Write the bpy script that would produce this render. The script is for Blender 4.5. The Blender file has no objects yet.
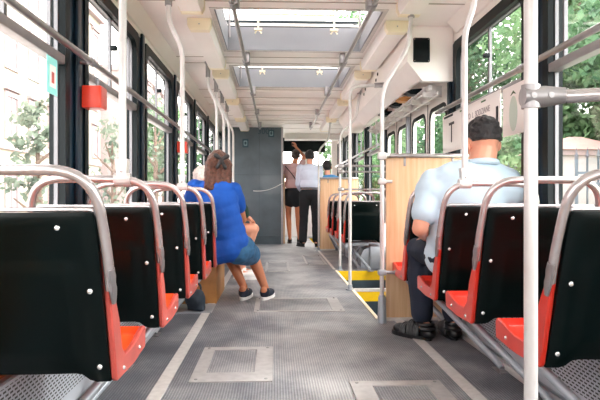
import bpy, bmesh, math, random
from mathutils import Vector, Matrix, noise
R = math.radians
random.seed(7)
scene = bpy.context.scene
COL = scene.collection

# ---------------------------------------------------------------- materials
def lin(c):
    out = []
    for v in c[:3]:
        v = v / 255.0
        out.append(v / 12.92 if v <= 0.04045 else ((v + 0.055) / 1.055) ** 2.4)
    return (out[0], out[1], out[2], 1.0)

def mat(name, rgb, rough=0.5, metal=0.0, spec=0.5, nscale=0, namt=0.0, bump=0.0, bscale=60, coat=0.0):
    m = bpy.data.materials.new(name); m.use_nodes = True
    nt = m.node_tree; b = nt.nodes['Principled BSDF']
    c = lin(rgb)
    b.inputs['Base Color'].default_value = c
    b.inputs['Roughness'].default_value = rough
    b.inputs['Metallic'].default_value = metal
    b.inputs['Specular IOR Level'].default_value = spec
    b.inputs['Coat Weight'].default_value = coat
    tc = nt.nodes.new('ShaderNodeTexCoord')
    if nscale:
        n = nt.nodes.new('ShaderNodeTexNoise'); n.inputs['Scale'].default_value = nscale; n.inputs['Detail'].default_value = 5
        nt.links.new(tc.outputs['Object'], n.inputs['Vector'])
        r = nt.nodes.new('ShaderNodeValToRGB')
        r.color_ramp.elements[0].position = 0.3; r.color_ramp.elements[1].position = 0.7
        r.color_ramp.elements[0].color = tuple(max(0, v * (1 - namt)) for v in c[:3]) + (1,)
        r.color_ramp.elements[1].color = tuple(min(1, v * (1 + namt * .6)) for v in c[:3]) + (1,)
        nt.links.new(n.outputs['Fac'], r.inputs['Fac']); nt.links.new(r.outputs['Color'], b.inputs['Base Color'])
    if bump:
        n2 = nt.nodes.new('ShaderNodeTexNoise'); n2.inputs['Scale'].default_value = bscale
        nt.links.new(tc.outputs['Object'], n2.inputs['Vector'])
        bp = nt.nodes.new('ShaderNodeBump'); bp.inputs['Strength'].default_value = bump; bp.inputs['Distance'].default_value = 0.01
        nt.links.new(n2.outputs['Fac'], bp.inputs['Height']); nt.links.new(bp.outputs['Normal'], b.inputs['Normal'])
    return m

def math_node(nt, op, a, b=None, c=None):
    n = nt.nodes.new('ShaderNodeMath'); n.operation = op
    for i, v in enumerate((a, b, c)):
        if v is None: continue
        if isinstance(v, (int, float)): n.inputs[i].default_value = v
        else: nt.links.new(v, n.inputs[i])
    return n.outputs[0]

M = {}
M['cream'] = mat('cream_laminate', (244, 240, 237), .42, nscale=3, namt=.04)
M['cream2'] = mat('cream_plastic', (243, 232, 205), .4, nscale=5, namt=.06)
M['joint'] = mat('panel_joint', (176, 166, 158), .6)
M['white'] = mat('white_paint', (240, 238, 234), .35, nscale=6, namt=.03)
M['pole'] = mat('pale_grey_enamel', (206, 204, 204), .28, 0.15, nscale=25, namt=.05, coat=.2)
M['chrome'] = mat('brushed_steel', (196, 190, 191), .27, .68, nscale=18, namt=.12)
M['rail'] = mat('rail_steel', (160, 156, 156), .3, .85, nscale=20, namt=.1)
M['alu'] = mat('aluminium', (158, 155, 157), .4, .7, nscale=15, namt=.08)
M['galv'] = mat('galvanised_grey', (164, 171, 180), .42, .35, nscale=10, namt=.12)
M['post'] = mat('dark_teal_post', (10, 34, 50), .33, .1, .4, nscale=5, namt=.25)
M['rubber'] = mat('black_rubber', (5, 16, 20), .45, 0, .15)
M['black'] = mat('black_vinyl', (2, 12, 12), .3, 0, .17, nscale=8, namt=.25, bump=.12, bscale=14)
M['red'] = mat('red_laminate', (208, 50, 34), .3, 0, .5, nscale=9, namt=.1, coat=.3)
M['redl'] = mat('worn_red_laminate', (200, 84, 74), .38, 0, .5, nscale=14, namt=.15, coat=.2)
M['orange'] = mat('lit_orange_laminate', (246, 92, 34), .35, nscale=12, namt=.1, coat=.2)  # orange-red pan laminate; its brightness under light is put into the colour
M['redbox'] = mat('red_box_paint', (228, 66, 44), .35, nscale=9, namt=.05)
M['screw'] = mat('screw_steel', (225, 225, 225), .25, .6)
M['grey'] = mat('blue_grey_panel', (74, 88, 97), .4, nscale=3, namt=.28, coat=.15)
M['greyd'] = mat('dark_grey_plinth', (62, 76, 84), .5, nscale=5, namt=.2)
M['dark'] = mat('dark_grey_steel', (58, 76, 86), .5, nscale=7, namt=.25)
M['yellow'] = mat('safety_yellow', (250, 206, 8), .45, nscale=30, namt=.06)
M['strip'] = mat('pale_strip', (206, 202, 200), .42, .1, nscale=30, namt=.12)
M['hframe'] = mat('hatch_frame_metal', (172, 170, 170), .45, .15, nscale=22, namt=.14)
M['skinL'] = mat('skin_light', (224, 160, 134), .5, nscale=12, namt=.08)
M['skinT'] = mat('skin_tan', (196, 124, 88), .5, nscale=12, namt=.08)
M['hairB'] = mat('hair_brown', (92, 52, 36), .45, nscale=60, namt=.5, bump=.6, bscale=150)
M['hairK'] = mat('hair_black', (32, 30, 33), .5, nscale=60, namt=.4, bump=.6, bscale=160)
M['hairD'] = mat('hair_dark_brown', (56, 38, 34), .5, nscale=60, namt=.4, bump=.6, bscale=160)
M['hairW'] = mat('hair_white', (236, 222, 216), .6, nscale=60, namt=.12, bump=.6, bscale=150)
M['blue'] = mat('royal_blue_cotton', (4, 82, 180), .8, nscale=8, namt=.14, bump=.6, bscale=14)
M['denim'] = mat('teal_denim', (48, 100, 142), .85, nscale=30, namt=.3)
M['ltblue'] = mat('pale_blue_cotton', (190, 212, 228), .85, nscale=6, namt=.05, bump=.5, bscale=9)
M['shirt2'] = mat('white_blue_cotton', (208, 216, 236), .85, nscale=6, namt=.06, bump=.5, bscale=10)
M['pink'] = mat('dusty_pink_cotton', (206, 168, 168), .85, nscale=6, namt=.08, bump=.4, bscale=12)
M['blk_cloth'] = mat('black_cloth', (20, 24, 30), .85, nscale=6, namt=.2, bump=.4, bscale=12)
M['navy'] = mat('navy_cloth', (24, 34, 52), .85, nscale=6, namt=.25, bump=.5, bscale=12)
M['green_cloth'] = mat('dark_green_cloth', (30, 58, 48), .85, nscale=8, namt=.25)
M['blue2'] = mat('sky_blue_cotton', (84, 150, 206), .85, nscale=8, namt=.1)
M['shoe'] = mat('navy_canvas', (30, 38, 56), .7)
M['sole'] = mat('white_rubber', (236, 236, 236), .5)
M['shoeK'] = mat('black_leather', (22, 24, 28), .35, nscale=20, namt=.2)
M['eye'] = mat('eye_white', (235, 235, 232), .2)
M['lip'] = mat('lip_pink', (186, 100, 92), .5)
M['asphalt'] = mat('street_paving', (176, 170, 166), .9, nscale=2, namt=.1)
M['grass'] = mat('verge_grass', (84, 108, 76), .95, nscale=3, namt=.25)
M['bark'] = mat('bark_brown', (108, 92, 82), .9, nscale=8, namt=.3, bump=.5, bscale=20)
M['fac1'] = mat('pale_pink_plaster', (164, 149, 148), .9, nscale=.6, namt=.04)
M['fac2'] = mat('cream_plaster', (160, 151, 136), .9, nscale=.6, namt=.05)
M['fac3'] = mat('white_plaster', (164, 156, 155), .9, nscale=.6, namt=.04)
M['moulding'] = mat('stone_moulding', (148, 132, 133), .9)
M['winglass'] = mat('facade_window_glass', (126, 118, 122), .4)
M['rooftile'] = mat('faded_pink_tile', (158, 124, 118), .9, nscale=6, namt=.1)
M['iron'] = mat('weathered_iron', (66, 74, 84), .6, .2)
M['cyan'] = mat('cyan_sticker', (150, 236, 232), .5)
M['stk'] = mat('teal_sticker', (24, 62, 76), .5)
M['paper'] = mat('white_paper', (244, 242, 240), .6)
M['ink'] = mat('grey_ink', (158, 150, 156), .6)
M['inkd'] = mat('dark_ink', (44, 40, 46), .6)
M['glasspane'] = mat('tmp', (1, 1, 1))
M['bag'] = mat('slate_blue_cloth', (34, 44, 56), .8, nscale=12, namt=.25)
M['wire'] = mat('chain_steel', (220, 220, 220), .4, .3)

def leafmat(name, a, b):
    m = mat(name, a, .7); nt = m.node_tree; p = nt.nodes['Principled BSDF']
    tc = nt.nodes.new('ShaderNodeTexCoord'); n = nt.nodes.new('ShaderNodeTexNoise'); n.inputs['Scale'].default_value = 1.6
    nt.links.new(tc.outputs['Object'], n.inputs['Vector'])
    r = nt.nodes.new('ShaderNodeValToRGB'); r.color_ramp.elements[0].color = lin(a); r.color_ramp.elements[1].color = lin(b)
    r.color_ramp.elements[0].position = .35; r.color_ramp.elements[1].position = .65
    nt.links.new(n.outputs['Fac'], r.inputs['Fac']); nt.links.new(r.outputs['Color'], p.inputs['Base Color'])
    p.inputs['Transmission Weight'].default_value = 0
    t = nt.nodes.new('ShaderNodeBsdfTranslucent'); nt.links.new(r.outputs['Color'], t.inputs['Color'])
    mx = nt.nodes.new('ShaderNodeMixShader'); mx.inputs[0].default_value = .35
    nt.links.new(p.outputs[0], mx.inputs[1]); nt.links.new(t.outputs[0], mx.inputs[2])
    nt.links.new(mx.outputs[0], nt.nodes['Material Output'].inputs['Surface'])
    return m
M['leafA'] = leafmat('foliage_fresh', (70, 108, 72), (128, 158, 116))
M['leafB'] = leafmat('foliage_grey', (84, 100, 88), (122, 134, 118))
M['leafC'] = leafmat('foliage_deep', (44, 80, 56), (96, 132, 94))

def glass(name, tint, gl):
    m = bpy.data.materials.new(name); m.use_nodes = True; nt = m.node_tree; nt.nodes.clear()
    o = nt.nodes.new('ShaderNodeOutputMaterial'); t = nt.nodes.new('ShaderNodeBsdfTransparent'); t.inputs[0].default_value = tint
    g = nt.nodes.new('ShaderNodeBsdfGlossy'); g.inputs['Roughness'].default_value = .03
    mx = nt.nodes.new('ShaderNodeMixShader'); mx.inputs[0].default_value = gl
    nt.links.new(t.outputs[0], mx.inputs[1]); nt.links.new(g.outputs[0], mx.inputs[2]); nt.links.new(mx.outputs[0], o.inputs[0])
    return m
M['glass'] = glass('window_glass', (.95, .97, .96, 1), .05)

# wood veneer: grain along z
def wood():
    m = mat('birch_veneer', (226, 188, 142), .4, coat=.15); nt = m.node_tree; p = nt.nodes['Principled BSDF']
    tc = nt.nodes.new('ShaderNodeTexCoord'); mp = nt.nodes.new('ShaderNodeMapping'); mp.inputs['Scale'].default_value = (22, 22, 1.2)
    n = nt.nodes.new('ShaderNodeTexNoise'); n.inputs['Scale'].default_value = 1.5; n.inputs['Detail'].default_value = 6
    nt.links.new(tc.outputs['Object'], mp.inputs[0]); nt.links.new(mp.outputs[0], n.inputs['Vector'])
    r = nt.nodes.new('ShaderNodeValToRGB'); r.color_ramp.elements[0].color = lin((206, 166, 124)); r.color_ramp.elements[1].color = lin((228, 196, 160))
    r.color_ramp.elements[0].position = .3; r.color_ramp.elements[1].position = .7
    nt.links.new(n.outputs['Fac'], r.inputs['Fac']); nt.links.new(r.outputs['Color'], p.inputs['Base Color'])
    return m
M['wood'] = wood()
M['wood_dk'] = mat('amber_plywood', (176, 122, 66), .5, nscale=9, namt=.2)

# ribbed rubber floor: fine ribs along the tram, worn patches
def floor_mat():
    m = mat('ribbed_rubber_floor', (140, 138, 140), .42); nt = m.node_tree; p = nt.nodes['Principled BSDF']
    tc = nt.nodes.new('ShaderNodeTexCoord'); sp = nt.nodes.new('ShaderNodeSeparateXYZ'); nt.links.new(tc.outputs['Object'], sp.inputs[0])
    s = math_node(nt, 'SINE', math_node(nt, 'MULTIPLY', sp.outputs['X'], 2 * math.pi / .0125))
    mp = nt.nodes.new('ShaderNodeMapping'); mp.inputs['Scale'].default_value = (1.1, .9, 1); nt.links.new(tc.outputs['Object'], mp.inputs[0])
    n = nt.nodes.new('ShaderNodeTexNoise'); n.inputs['Scale'].default_value = 2.4; n.inputs['Detail'].default_value = 7; n.inputs['Roughness'].default_value = .62
    nt.links.new(mp.outputs[0], n.inputs['Vector'])
    # wear: more in the middle of the aisle
    d = math_node(nt, 'ABSOLUTE', math_node(nt, 'SUBTRACT', sp.outputs['X'], .25))
    w = math_node(nt, 'MULTIPLY_ADD', d, -.42, 1.02)
    f = math_node(nt, 'MULTIPLY_ADD', n.outputs['Fac'], 1.5, math_node(nt, 'SUBTRACT', w, 1.27))
    f2 = math_node(nt, 'MULTIPLY_ADD', s, .14, f)
    n3 = nt.nodes.new('ShaderNodeTexNoise'); n3.inputs['Scale'].default_value = 90; n3.inputs['Detail'].default_value = 3
    nt.links.new(tc.outputs['Object'], n3.inputs['Vector'])
    f3 = math_node(nt, 'MULTIPLY_ADD', math_node(nt, 'SUBTRACT', n3.outputs['Fac'], .5), .35, f2)
    r = nt.nodes.new('ShaderNodeValToRGB'); r.color_ramp.elements[0].color = lin((84, 88, 97)); r.color_ramp.elements[1].color = lin((178, 177, 178))
    r.color_ramp.elements[0].position = .05; r.color_ramp.elements[1].position = .85
    nt.links.new(f3, r.inputs['Fac']); nt.links.new(r.outputs['Color'], p.inputs['Base Color'])
    bp = nt.nodes.new('ShaderNodeBump'); bp.inputs['Strength'].default_value = .35; bp.inputs['Distance'].default_value = .003
    nt.links.new(s, bp.inputs['Height']); nt.links.new(bp.outputs['Normal'], p.inputs['Normal'])
    return m
M['floor'] = floor_mat()

# perforated steel: staggered slots, u = local Y, v = local Z
def perf_mat():
    m = mat('perforated_steel', (176, 182, 188), .45, .05); nt = m.node_tree; p = nt.nodes['Principled BSDF']
    tc = nt.nodes.new('ShaderNodeTexCoord'); sp = nt.nodes.new('ShaderNodeSeparateXYZ'); nt.links.new(tc.outputs['Object'], sp.inputs[0])
    rv = math_node(nt, 'DIVIDE', sp.outputs['Z'], .0135)
    row = math_node(nt, 'FLOOR', rv); fv = math_node(nt, 'SUBTRACT', rv, row)
    u = math_node(nt, 'ADD', math_node(nt, 'DIVIDE', sp.outputs['Y'], .031), math_node(nt, 'MULTIPLY', row, .5))
    fu = math_node(nt, 'FRACT', u)
    a = math_node(nt, 'LESS_THAN', math_node(nt, 'ABSOLUTE', math_node(nt, 'SUBTRACT', fu, .5)), .34)
    b = math_node(nt, 'LESS_THAN', math_node(nt, 'ABSOLUTE', math_node(nt, 'SUBTRACT', fv, .5)), .24)
    z0 = math_node(nt, 'GREATER_THAN', sp.outputs['Z'], .10); z1 = math_node(nt, 'LESS_THAN', sp.outputs['Z'], .29)
    h = math_node(nt, 'MULTIPLY', math_node(nt, 'MULTIPLY', a, b), math_node(nt, 'MULTIPLY', z0, z1))
    mx = nt.nodes.new('ShaderNodeMix'); mx.data_type = 'RGBA'
    nt.links.new(h, mx.inputs['Factor']); mx.inputs['A'].default_value = lin((186, 193, 203)); mx.inputs['B'].default_value = lin((20, 26, 30))
    nt.links.new(mx.outputs['Result'], p.inputs['Base Color'])
    return m
M['perf'] = perf_mat()

# ---------------------------------------------------------------- mesh builder
class MB:
    def __init__(s): s.v = []; s.f = []; s.m = []; s.mi = 0
    def add(s, vs, fs):
        o = len(s.v); s.v += [tuple(v) for v in vs]; s.f += [tuple(i + o for i in f) for f in fs]; s.m += [s.mi] * len(fs); return s
    def box(s, x0, x1, y0, y1, z0, z1, bev=0):
        if bev <= 0:
            vs = [(x, y, z) for x in (x0, x1) for y in (y0, y1) for z in (z0, z1)]
            return s.add(vs, [(0, 1, 3, 2), (4, 6, 7, 5), (0, 4, 5, 1), (2, 3, 7, 6), (0, 2, 6, 4), (1, 5, 7, 3)])
        bm = bmesh.new(); bmesh.ops.create_cube(bm, size=1)
        for v in bm.verts:
            v.co = Vector(((x0 + x1) / 2 + v.co.x * (x1 - x0), (y0 + y1) / 2 + v.co.y * (y1 - y0), (z0 + z1) / 2 + v.co.z * (z1 - z0)))
        bmesh.ops.bevel(bm, geom=list(bm.edges), offset=bev, segments=2, affect='EDGES', profile=.5)
        return s.bm(bm)
    def bm(s, bm):
        bm.verts.index_update()
        s.add([v.co.copy() for v in bm.verts], [[v.index for v in f.verts] for f in bm.faces]); bm.free(); return s
    def tube(s, pts, r, n=12, cap=True, sq=1.0):
        pts = [Vector(p) for p in pts]; rs = r if isinstance(r, (list, tuple)) else [r] * len(pts)
        ups = None; rings = []
        for i, p in enumerate(pts):
            t = (pts[min(i + 1, len(pts) - 1)] - pts[max(i - 1, 0)]).normalized()
            if ups is None:
                a = Vector((1, 0, 0)) if abs(t.x) < .8 else Vector((0, 1, 0))
                u = (a - t * a.dot(t)).normalized()
            else:
                u = (ups - t * ups.dot(t)).normalized()
            ups = u; w = t.cross(u)
            rings.append([p + (u * math.cos(2 * math.pi * k / n) * sq + w * math.sin(2 * math.pi * k / n)) * rs[i] for k in range(n)])
        vs = [q for ring in rings for q in ring]; fs = []
        for i in range(len(rings) - 1):
            for k in range(n):
                a = i * n + k; b = i * n + (k + 1) % n
                fs.append((a, b, b + n, a + n))
        if cap: fs.append(tuple(range(n))[::-1]); fs.append(tuple(range((len(rings) - 1) * n, len(rings) * n)))
        return s.add(vs, fs)
    def prism(s, poly, axis, a, b):
        """poly: 2-D points in the plane normal to axis (order: the other two axes)."""
        def P(u, v, w): return {'x': (w, u, v), 'y': (u, w, v), 'z': (u, v, w)}[axis]
        n = len(poly); vs = [P(u, v, a) for u, v in poly] + [P(u, v, b) for u, v in poly]
        fs = [tuple(range(n))[::-1], tuple(range(n, 2 * n))] + [(i, (i + 1) % n, (i + 1) % n + n, i + n) for i in range(n)]
        return s.add(vs, fs)
    def ring(s, outer, inner, axis, a, b):
        def P(u, v, w): return {'x': (w, u, v), 'y': (u, w, v), 'z': (u, v, w)}[axis]
        n = len(outer); vs = []
        for w in (a, b):
            vs += [P(u, v, w) for u, v in outer]; vs += [P(u, v, w) for u, v in inner]
        fs = []
        for i in range(n):
            j = (i + 1) % n
            fs += [(i, j, j + n, i + n), (2 * n + i, 3 * n + i, 3 * n + j, 2 * n + j), (i, 2 * n + i, 2 * n + j, j), (n + i, n + j, 3 * n + j, 3 * n + i)]
        return s.add(vs, fs)
    def ell(s, c, r, rot=None, seg=20, rg=14):
        bm = bmesh.new(); bmesh.ops.create_uvsphere(bm, u_segments=seg, v_segments=rg, radius=1)
        mt = Matrix.Translation(Vector(c)) @ (rot.to_4x4() if rot else Matrix.Identity(4)) @ Matrix.Diagonal((r[0], r[1], r[2], 1))
        bmesh.ops.transform(bm, matrix=mt, verts=bm.verts); return s.bm(bm)
    def cap(s, a, b, ra, rb, n=14):
        a, b = Vector(a), Vector(b); d = (b - a).normalized(); pts = []; rs = []
        for k in (0, 25, 50, 75): an = R(k); pts.append(a - d * ra * math.cos(an)); rs.append(max(.0008, ra * math.sin(an)))
        pts.append(a); rs.append(ra); pts.append(b); rs.append(rb)
        for k in (75, 50, 25, 0): an = R(k); pts.append(b + d * rb * math.cos(an)); rs.append(max(.0008, rb * math.sin(an)))
        return s.tube(pts, rs, n)
    def build(s, name, m, parent=None, smooth=True, loc=None):
        me = bpy.data.meshes.new(name); me.from_pydata(s.v, [], s.f)
        ms = m if isinstance(m, (list, tuple)) else [m]
        for x in ms: me.materials.append(x)
        if len(ms) > 1: me.polygons.foreach_set('material_index', s.m)
        bm = bmesh.new(); bm.from_mesh(me); bmesh.ops.recalc_face_normals(bm, faces=bm.faces)
        if smooth:
            for f in bm.faces: f.smooth = True
            for e in bm.edges:
                e.smooth = not (len(e.link_faces) == 2 and e.calc_face_angle(0) > R(38))
        bm.to_mesh(me); bm.free()
        o = bpy.data.objects.new(name, me); COL.objects.link(o)
        if parent: o.parent = parent
        if loc: o.location = loc
        return o

def empty(name, loc=(0, 0, 0), rz=0):
    o = bpy.data.objects.new(name, None); COL.objects.link(o); o.location = loc; o.rotation_euler.z = rz; o.empty_display_size = .1
    return o
def tag(o, label=None, cat=None, group=None, kind=None):
    if label: o['label'] = label
    if cat: o['category'] = cat
    if group: o['group'] = group
    if kind: o['kind'] = kind
    return o
def structure(o): o['kind'] = 'structure'; return o
def children(o): return [c for c in bpy.data.objects if c.parent == o]
def copy_tree(o, parent=None):
    c = o.copy(); COL.objects.link(c)
    if parent: c.parent = parent
    for ch in KIDS.get(o.name, None) or children(o): copy_tree(ch, c)
    return c
KIDS = {}
def copies(proto, n=0): return copy_tree(proto)

def fillet(pts, r, seg=6):
    pts = [Vector(p) for p in pts]; out = [pts[0]]
    for i in range(1, len(pts) - 1):
        a, b, c = pts[i - 1], pts[i], pts[i + 1]
        rr = r[i - 1] if isinstance(r, (list, tuple)) else r
        d1, d2 = (a - b), (c - b); l = min(rr, d1.length * .49, d2.length * .49)
        p, q = b + d1.normalized() * l, b + d2.normalized() * l
        for k in range(seg + 1):
            t = k / seg; out.append(p.lerp(b, t).lerp(b.lerp(q, t), t))
    out.append(pts[-1]); return out
def rrect(u0, u1, v0, v1, r, seg=5):
    out = []
    for (cu, cv, a0) in ((u1 - r, v1 - r, 0), (u0 + r, v1 - r, 90), (u0 + r, v0 + r, 180), (u1 - r, v0 + r, 270)):
        for k in range(seg + 1):
            a = R(a0 + 90 * k / seg); out.append((cu + r * math.cos(a), cv + r * math.sin(a)))
    return out
def text_mesh(name, s, size, m, parent, matrix, extr=.001):
    cu = bpy.data.curves.new(name, 'FONT'); cu.body = s; cu.size = size; cu.extrude = extr
    t = bpy.data.objects.new(name + '_tmp', cu); COL.objects.link(t)
    dg = bpy.context.evaluated_depsgraph_get(); dg.update()
    me = bpy.data.meshes.new_from_object(t.evaluated_get(dg)); bpy.data.objects.remove(t); bpy.data.curves.remove(cu)
    me.transform(matrix); me.materials.clear(); me.materials.append(m)
    o = bpy.data.objects.new(name, me); COL.objects.link(o); o.parent = parent; return o
def mods_apply(o):
    dg = bpy.context.evaluated_depsgraph_get(); dg.update()
    me = bpy.data.meshes.new_from_object(o.evaluated_get(dg))
    old = o.data; o.modifiers.clear(); o.data = me; bpy.data.meshes.remove(old)
    for p in me.polygons: p.use_smooth = True
    return o
def blob(mb, name, m, parent, vox=.01, smooth=4, disp=0, dscale=20):
    o = mb.build(name, m, parent)
    md = o.modifiers.new('r', 'REMESH'); md.mode = 'VOXEL'; md.voxel_size = vox
    sm = o.modifiers.new('s', 'SMOOTH'); sm.factor = .5; sm.iterations = smooth
    mods_apply(o)
    if disp:
        for v in o.data.vertices:
            d = noise.noise(v.co * dscale) * disp; v.co += v.normal * d
    return o
SKY, SUN, EXPO = 3.2, 2.0, 1.9
# ---------------------------------------------------------------- the tram body
XL, XR = -1.02, 1.40            # inner faces of the side walls
ZC = 2.20                       # ceiling
Y0, Y1 = -3.0, 13.2
CX = .19
WELL1 = (4.10, 6.88); WELL2 = (9.78, 12.6); XW = .735

# floor with the two door wells cut out
f = MB()
f.box(XL, XW, Y0, Y1, -.06, 0)
for a, b in ((Y0, WELL1[0]), (WELL1[1], WELL2[0]), (WELL2[1], Y1)): f.box(XW, XR, a, b, -.06, 0)
structure(f.build('floor', M['floor'], smooth=False))

n_trim = [0]
def trim(mb, m, parent=None, smooth=False):
    n_trim[0] += 1; return structure(mb.build('trim_%d' % n_trim[0], m, smooth=smooth))

# step wells
def well(y0, y1, mid, zt=-.25):
    root = empty('trim_%d' % (n_trim[0] + 1), (0, 0, 0)); n_trim[0] += 1; structure(root)
    s = MB()
    s.box(XW, 1.08, y0, y1, zt - .04, zt); s.box(1.08, XR, y0, y1, zt - .29, zt - .25)     # two treads
    s.box(1.06, 1.08, y0, y1, zt - .25, zt - .04)
    s.box(XW - .02, XW, y0, y1, zt, -.06)
    s.box(XW, XR, y1, y1 + .02, zt - .25, -.112); s.box(XW, XR, y0 - .02, y0, zt - .25, -.06)
    s.box(XW, XR, mid - .02, mid + .005, zt - .25, -.112)
    s.build('step_panels', M['dark'], root, smooth=False)
    y = MB(); y.box(XW, XR, y1 - .004, y1 + .02, -.112, -.002); y.build('yellow_edge', M['yellow'], root, False)
    y = MB(); y.box(XW, XR, mid - .024, mid + .005, -.112, -.02); y.build('yellow_edge', M['yellow'], root, False)
    w = MB(); w.box(XW, XR, mid - .03, mid + .03, -.02, .004); w.build('divider_cap', M['strip'], root, False)
    w = MB(); w.box(XW - .022, XW + .004, y0, y1, -.055, .006 if zt < -.22 else -.002); w.build('nosing', M['cream2'], root, False)
well(WELL1[0], WELL1[1], 5.47)
well(WELL2[0], WELL2[1], 11.2, -.2)

# floor strips
s = MB(); s.box(-.545, -.485, Y0, 10.9, 0, .004); trim(s, M['strip'])
s = MB(); s.box(.835, .895, Y0, 4.05, 0, .004); trim(s, M['strip'])
s = MB(); s.box(.70, .73, 7.0, 9.6, 0, .004); trim(s, M['strip'])

# floor hatches
def floor_hatch(x0, x1, y0, y1, ix0, ix1, iy0, iy1, label):
    e = empty('floor_hatch', ((x0 + x1) / 2, (y0 + y1) / 2, 0)); tag(e, label, 'floor hatch', 'inspection hatches in the aisle floor')
    cx, cy = (x0 + x1) / 2, (y0 + y1) / 2
    m = MB(); m.ring([(x0 - cx, y0 - cy), (x1 - cx, y0 - cy), (x1 - cx, y1 - cy), (x0 - cx, y1 - cy)], [(ix0 - cx, iy0 - cy), (ix1 - cx, iy0 - cy), (ix1 - cx, iy1 - cy), (ix0 - cx, iy1 - cy)], 'z', 0, .006)
    m.build('hatch_frame', M['hframe'], e, False)
    m = MB(); m.box(ix0 - cx + .006, ix1 - cx - .006, iy0 - cy + .006, iy1 - cy - .006, 0, .003); m.build('ribbed_panel', M['floor'], e, False)
    for sx, sy in ((1, 1), (1, -1), (-1, 1), (-1, -1)):
        m = MB(); px, py = sx * ((x1 - x0) / 2 - .03), sy * ((y1 - y0) / 2 - .03)
        m.tube([(px, py, .005), (px, py, .009)], .008, 10); m.build('screw', M['screw'], e)
floor_hatch(-.40, -.012, 2.71, 3.34, -.335, -.10, 2.85, 3.28, 'pale metal floor hatch with ribbed centre, nearest one on the left half of aisle')
floor_hatch(-.16, .53, 4.38, 4.98, -.12, .44, 4.42, 4.93, 'wide floor hatch in mid aisle just ahead of the blue-shirted woman\'s shoes')
floor_hatch(.345, .765, 2.02, 2.69, .44, .69, 2.10, 2.62, 'floor hatch at the bottom edge of the photo near the right seats')
floor_hatch(.40, .68, 7.5, 8.7, .43, .65, 7.55, 8.65, 'long narrow floor hatch far down the aisle beside the yellow-edged step well')
floor_hatch(-.12, .18, 6.8, 7.8, -.09, .15, 6.85, 7.75, 'far left floor hatch in the aisle beyond the seated woman')
e = MB(); e.box(-.80, -.475, 4.36, 4.72, 0, .006); 
tag(e.build('floor_plate', M['galv'], smooth=False), 'flat grey metal plate on the floor under the last left seat', 'floor plate')

# ceiling with three openings
HX0, HX1 = -.445, .79
HATCH = [(2.25, 3.43), (4.14, 5.32), (5.92, 7.03)]  # the first is out of view, added to let more light in
c = MB()
c.box(XL - .02, HX0, Y0, Y1, ZC, ZC + .03); c.box(HX1, XR + .02, Y0, Y1, ZC, ZC + .03)
ys = [Y0] + [v for h in HATCH for v in h] + [Y1]
for i in range(0, len(ys), 2): c.box(HX0, HX1, ys[i], ys[i + 1], ZC, ZC + .03)
c.mi = 1
yy = [-1.0, .6, 2.1, 3.62, 3.98, 5.55, 5.80, 7.2]
while yy[-1] < 11: yy.append(yy[-1] + .56)
for y in yy: c.box(XL, XR, y, y + .012, ZC - .004, ZC)
structure(c.build('ceiling', [M['cream'], M['joint']], smooth=False))
# beams across the far ceiling
for k, y in enumerate([7.25 + .62 * i for i in range(6)]):
    t = MB(); t.box(-.42, .78, y, y + .10, ZC - .022, ZC); trim(t, M['cream'])
# outer roof skin (keeps daylight out between the hatches)
rf = MB()
ZR = 2.41
rf.box(XL - .08, HX0, Y0 - .05, Y1, ZR, ZR + .03); rf.box(HX1, XR + .08, Y0 - .05, Y1, ZR, ZR + .03)
for i in range(0, len(ys), 2): rf.box(HX0, HX1, ys[i], ys[i + 1], ZR, ZR + .03)
structure(rf.build('roof', M['white'], smooth=False))

def roof_hatch(y0, y1, label):
    cy = (y0 + y1) / 2; e = empty('roof_hatch', (CX - .02, cy, ZC)); tag(e, label, 'roof hatch', 'raised ventilation hatches in the ceiling')
    ox = CX - .02
    h = (y1 - y0) / 2; w0, w1 = HX0 - ox, HX1 - ox
    m = MB(); t = .02
    m.ring([(w0, -h), (w1, -h), (w1, h), (w0, h)], [(w0 + t, -h + t), (w1 - t, -h + t), (w1 - t, h - t), (w0 + t, h - t)], 'z', 0, ZR - ZC)
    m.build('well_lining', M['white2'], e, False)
    m = MB(); m.ring([(w0 - .02, -h - .02), (w1 + .02, -h - .02), (w1 + .02, h + .02), (w0 - .02, h + .02)], [(w0 + .01, -h + .01), (w1 - .01, -h + .01), (w1 - .01, h - .01), (w0 + .01, h - .01)], 'z', -.006, .001)
    m.build('trim_frame', M['strip'], e, False)
    m = MB(); m.ring([(w0 - .02, -h - .02), (w1 + .02, -h - .02), (w1 + .02, h + .02), (w0 - .02, h + .02)], [(w0 + .012, -h + .012), (w1 - .012, -h + .012), (w1 - .012, h - .012), (w0 + .012, h - .012)], 'z', ZR - ZC, ZR - ZC + .012)
    m.build('rubber_seal', M['rubber'], e, False)
    m = MB(); m.box(w0 - .05, w1 + .05, -h - .05, h + .05, .445, .475, .01); lid = m.build('lid', M['white'], e)
    m = MB(); m.ring([(w0 - .05, -h - .05), (w1 + .05, -h - .05), (w1 + .05, h + .05), (w0 - .05, h + .05)], [(w0 - .02, -h - .02), (w1 + .02, -h - .02), (w1 + .02, h + .02), (w0 - .02, h + .02)], 'z', .425, .445)
    m.build('lid_seal', M['rubber'], lid, False)
    m = MB(); m.tube([(-.32, h - .1, .30), (.36, h - .1, .30)], .012, 10); hb = m.build('handle_bar', M['cream2'], e)
    for x in (-.32, .36):
        m = MB(); m.tube([(x, h - .1, .43), (x, h - .1, .17)], .008, 8); m.box(x - .035, x + .035, h - .115, h - .085, .155, .175); m.tube([(x - .03, h - .1, .13), (x, h - .1, .17), (x + .03, h - .1, .13)], .007, 6)
        m.build('bracket', M['cream2'], e)
    for x in (w0 + .05, w1 - .05):
        m = MB(); m.tube([(x, h - .25, .05), (x, h - .25, .43)], .011, 8); m.build('lift_rod', M['alu'], e)
M['white2'] = mat('pale_grey_lining', (140, 144, 151), .6, nscale=4, namt=.05)
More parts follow.
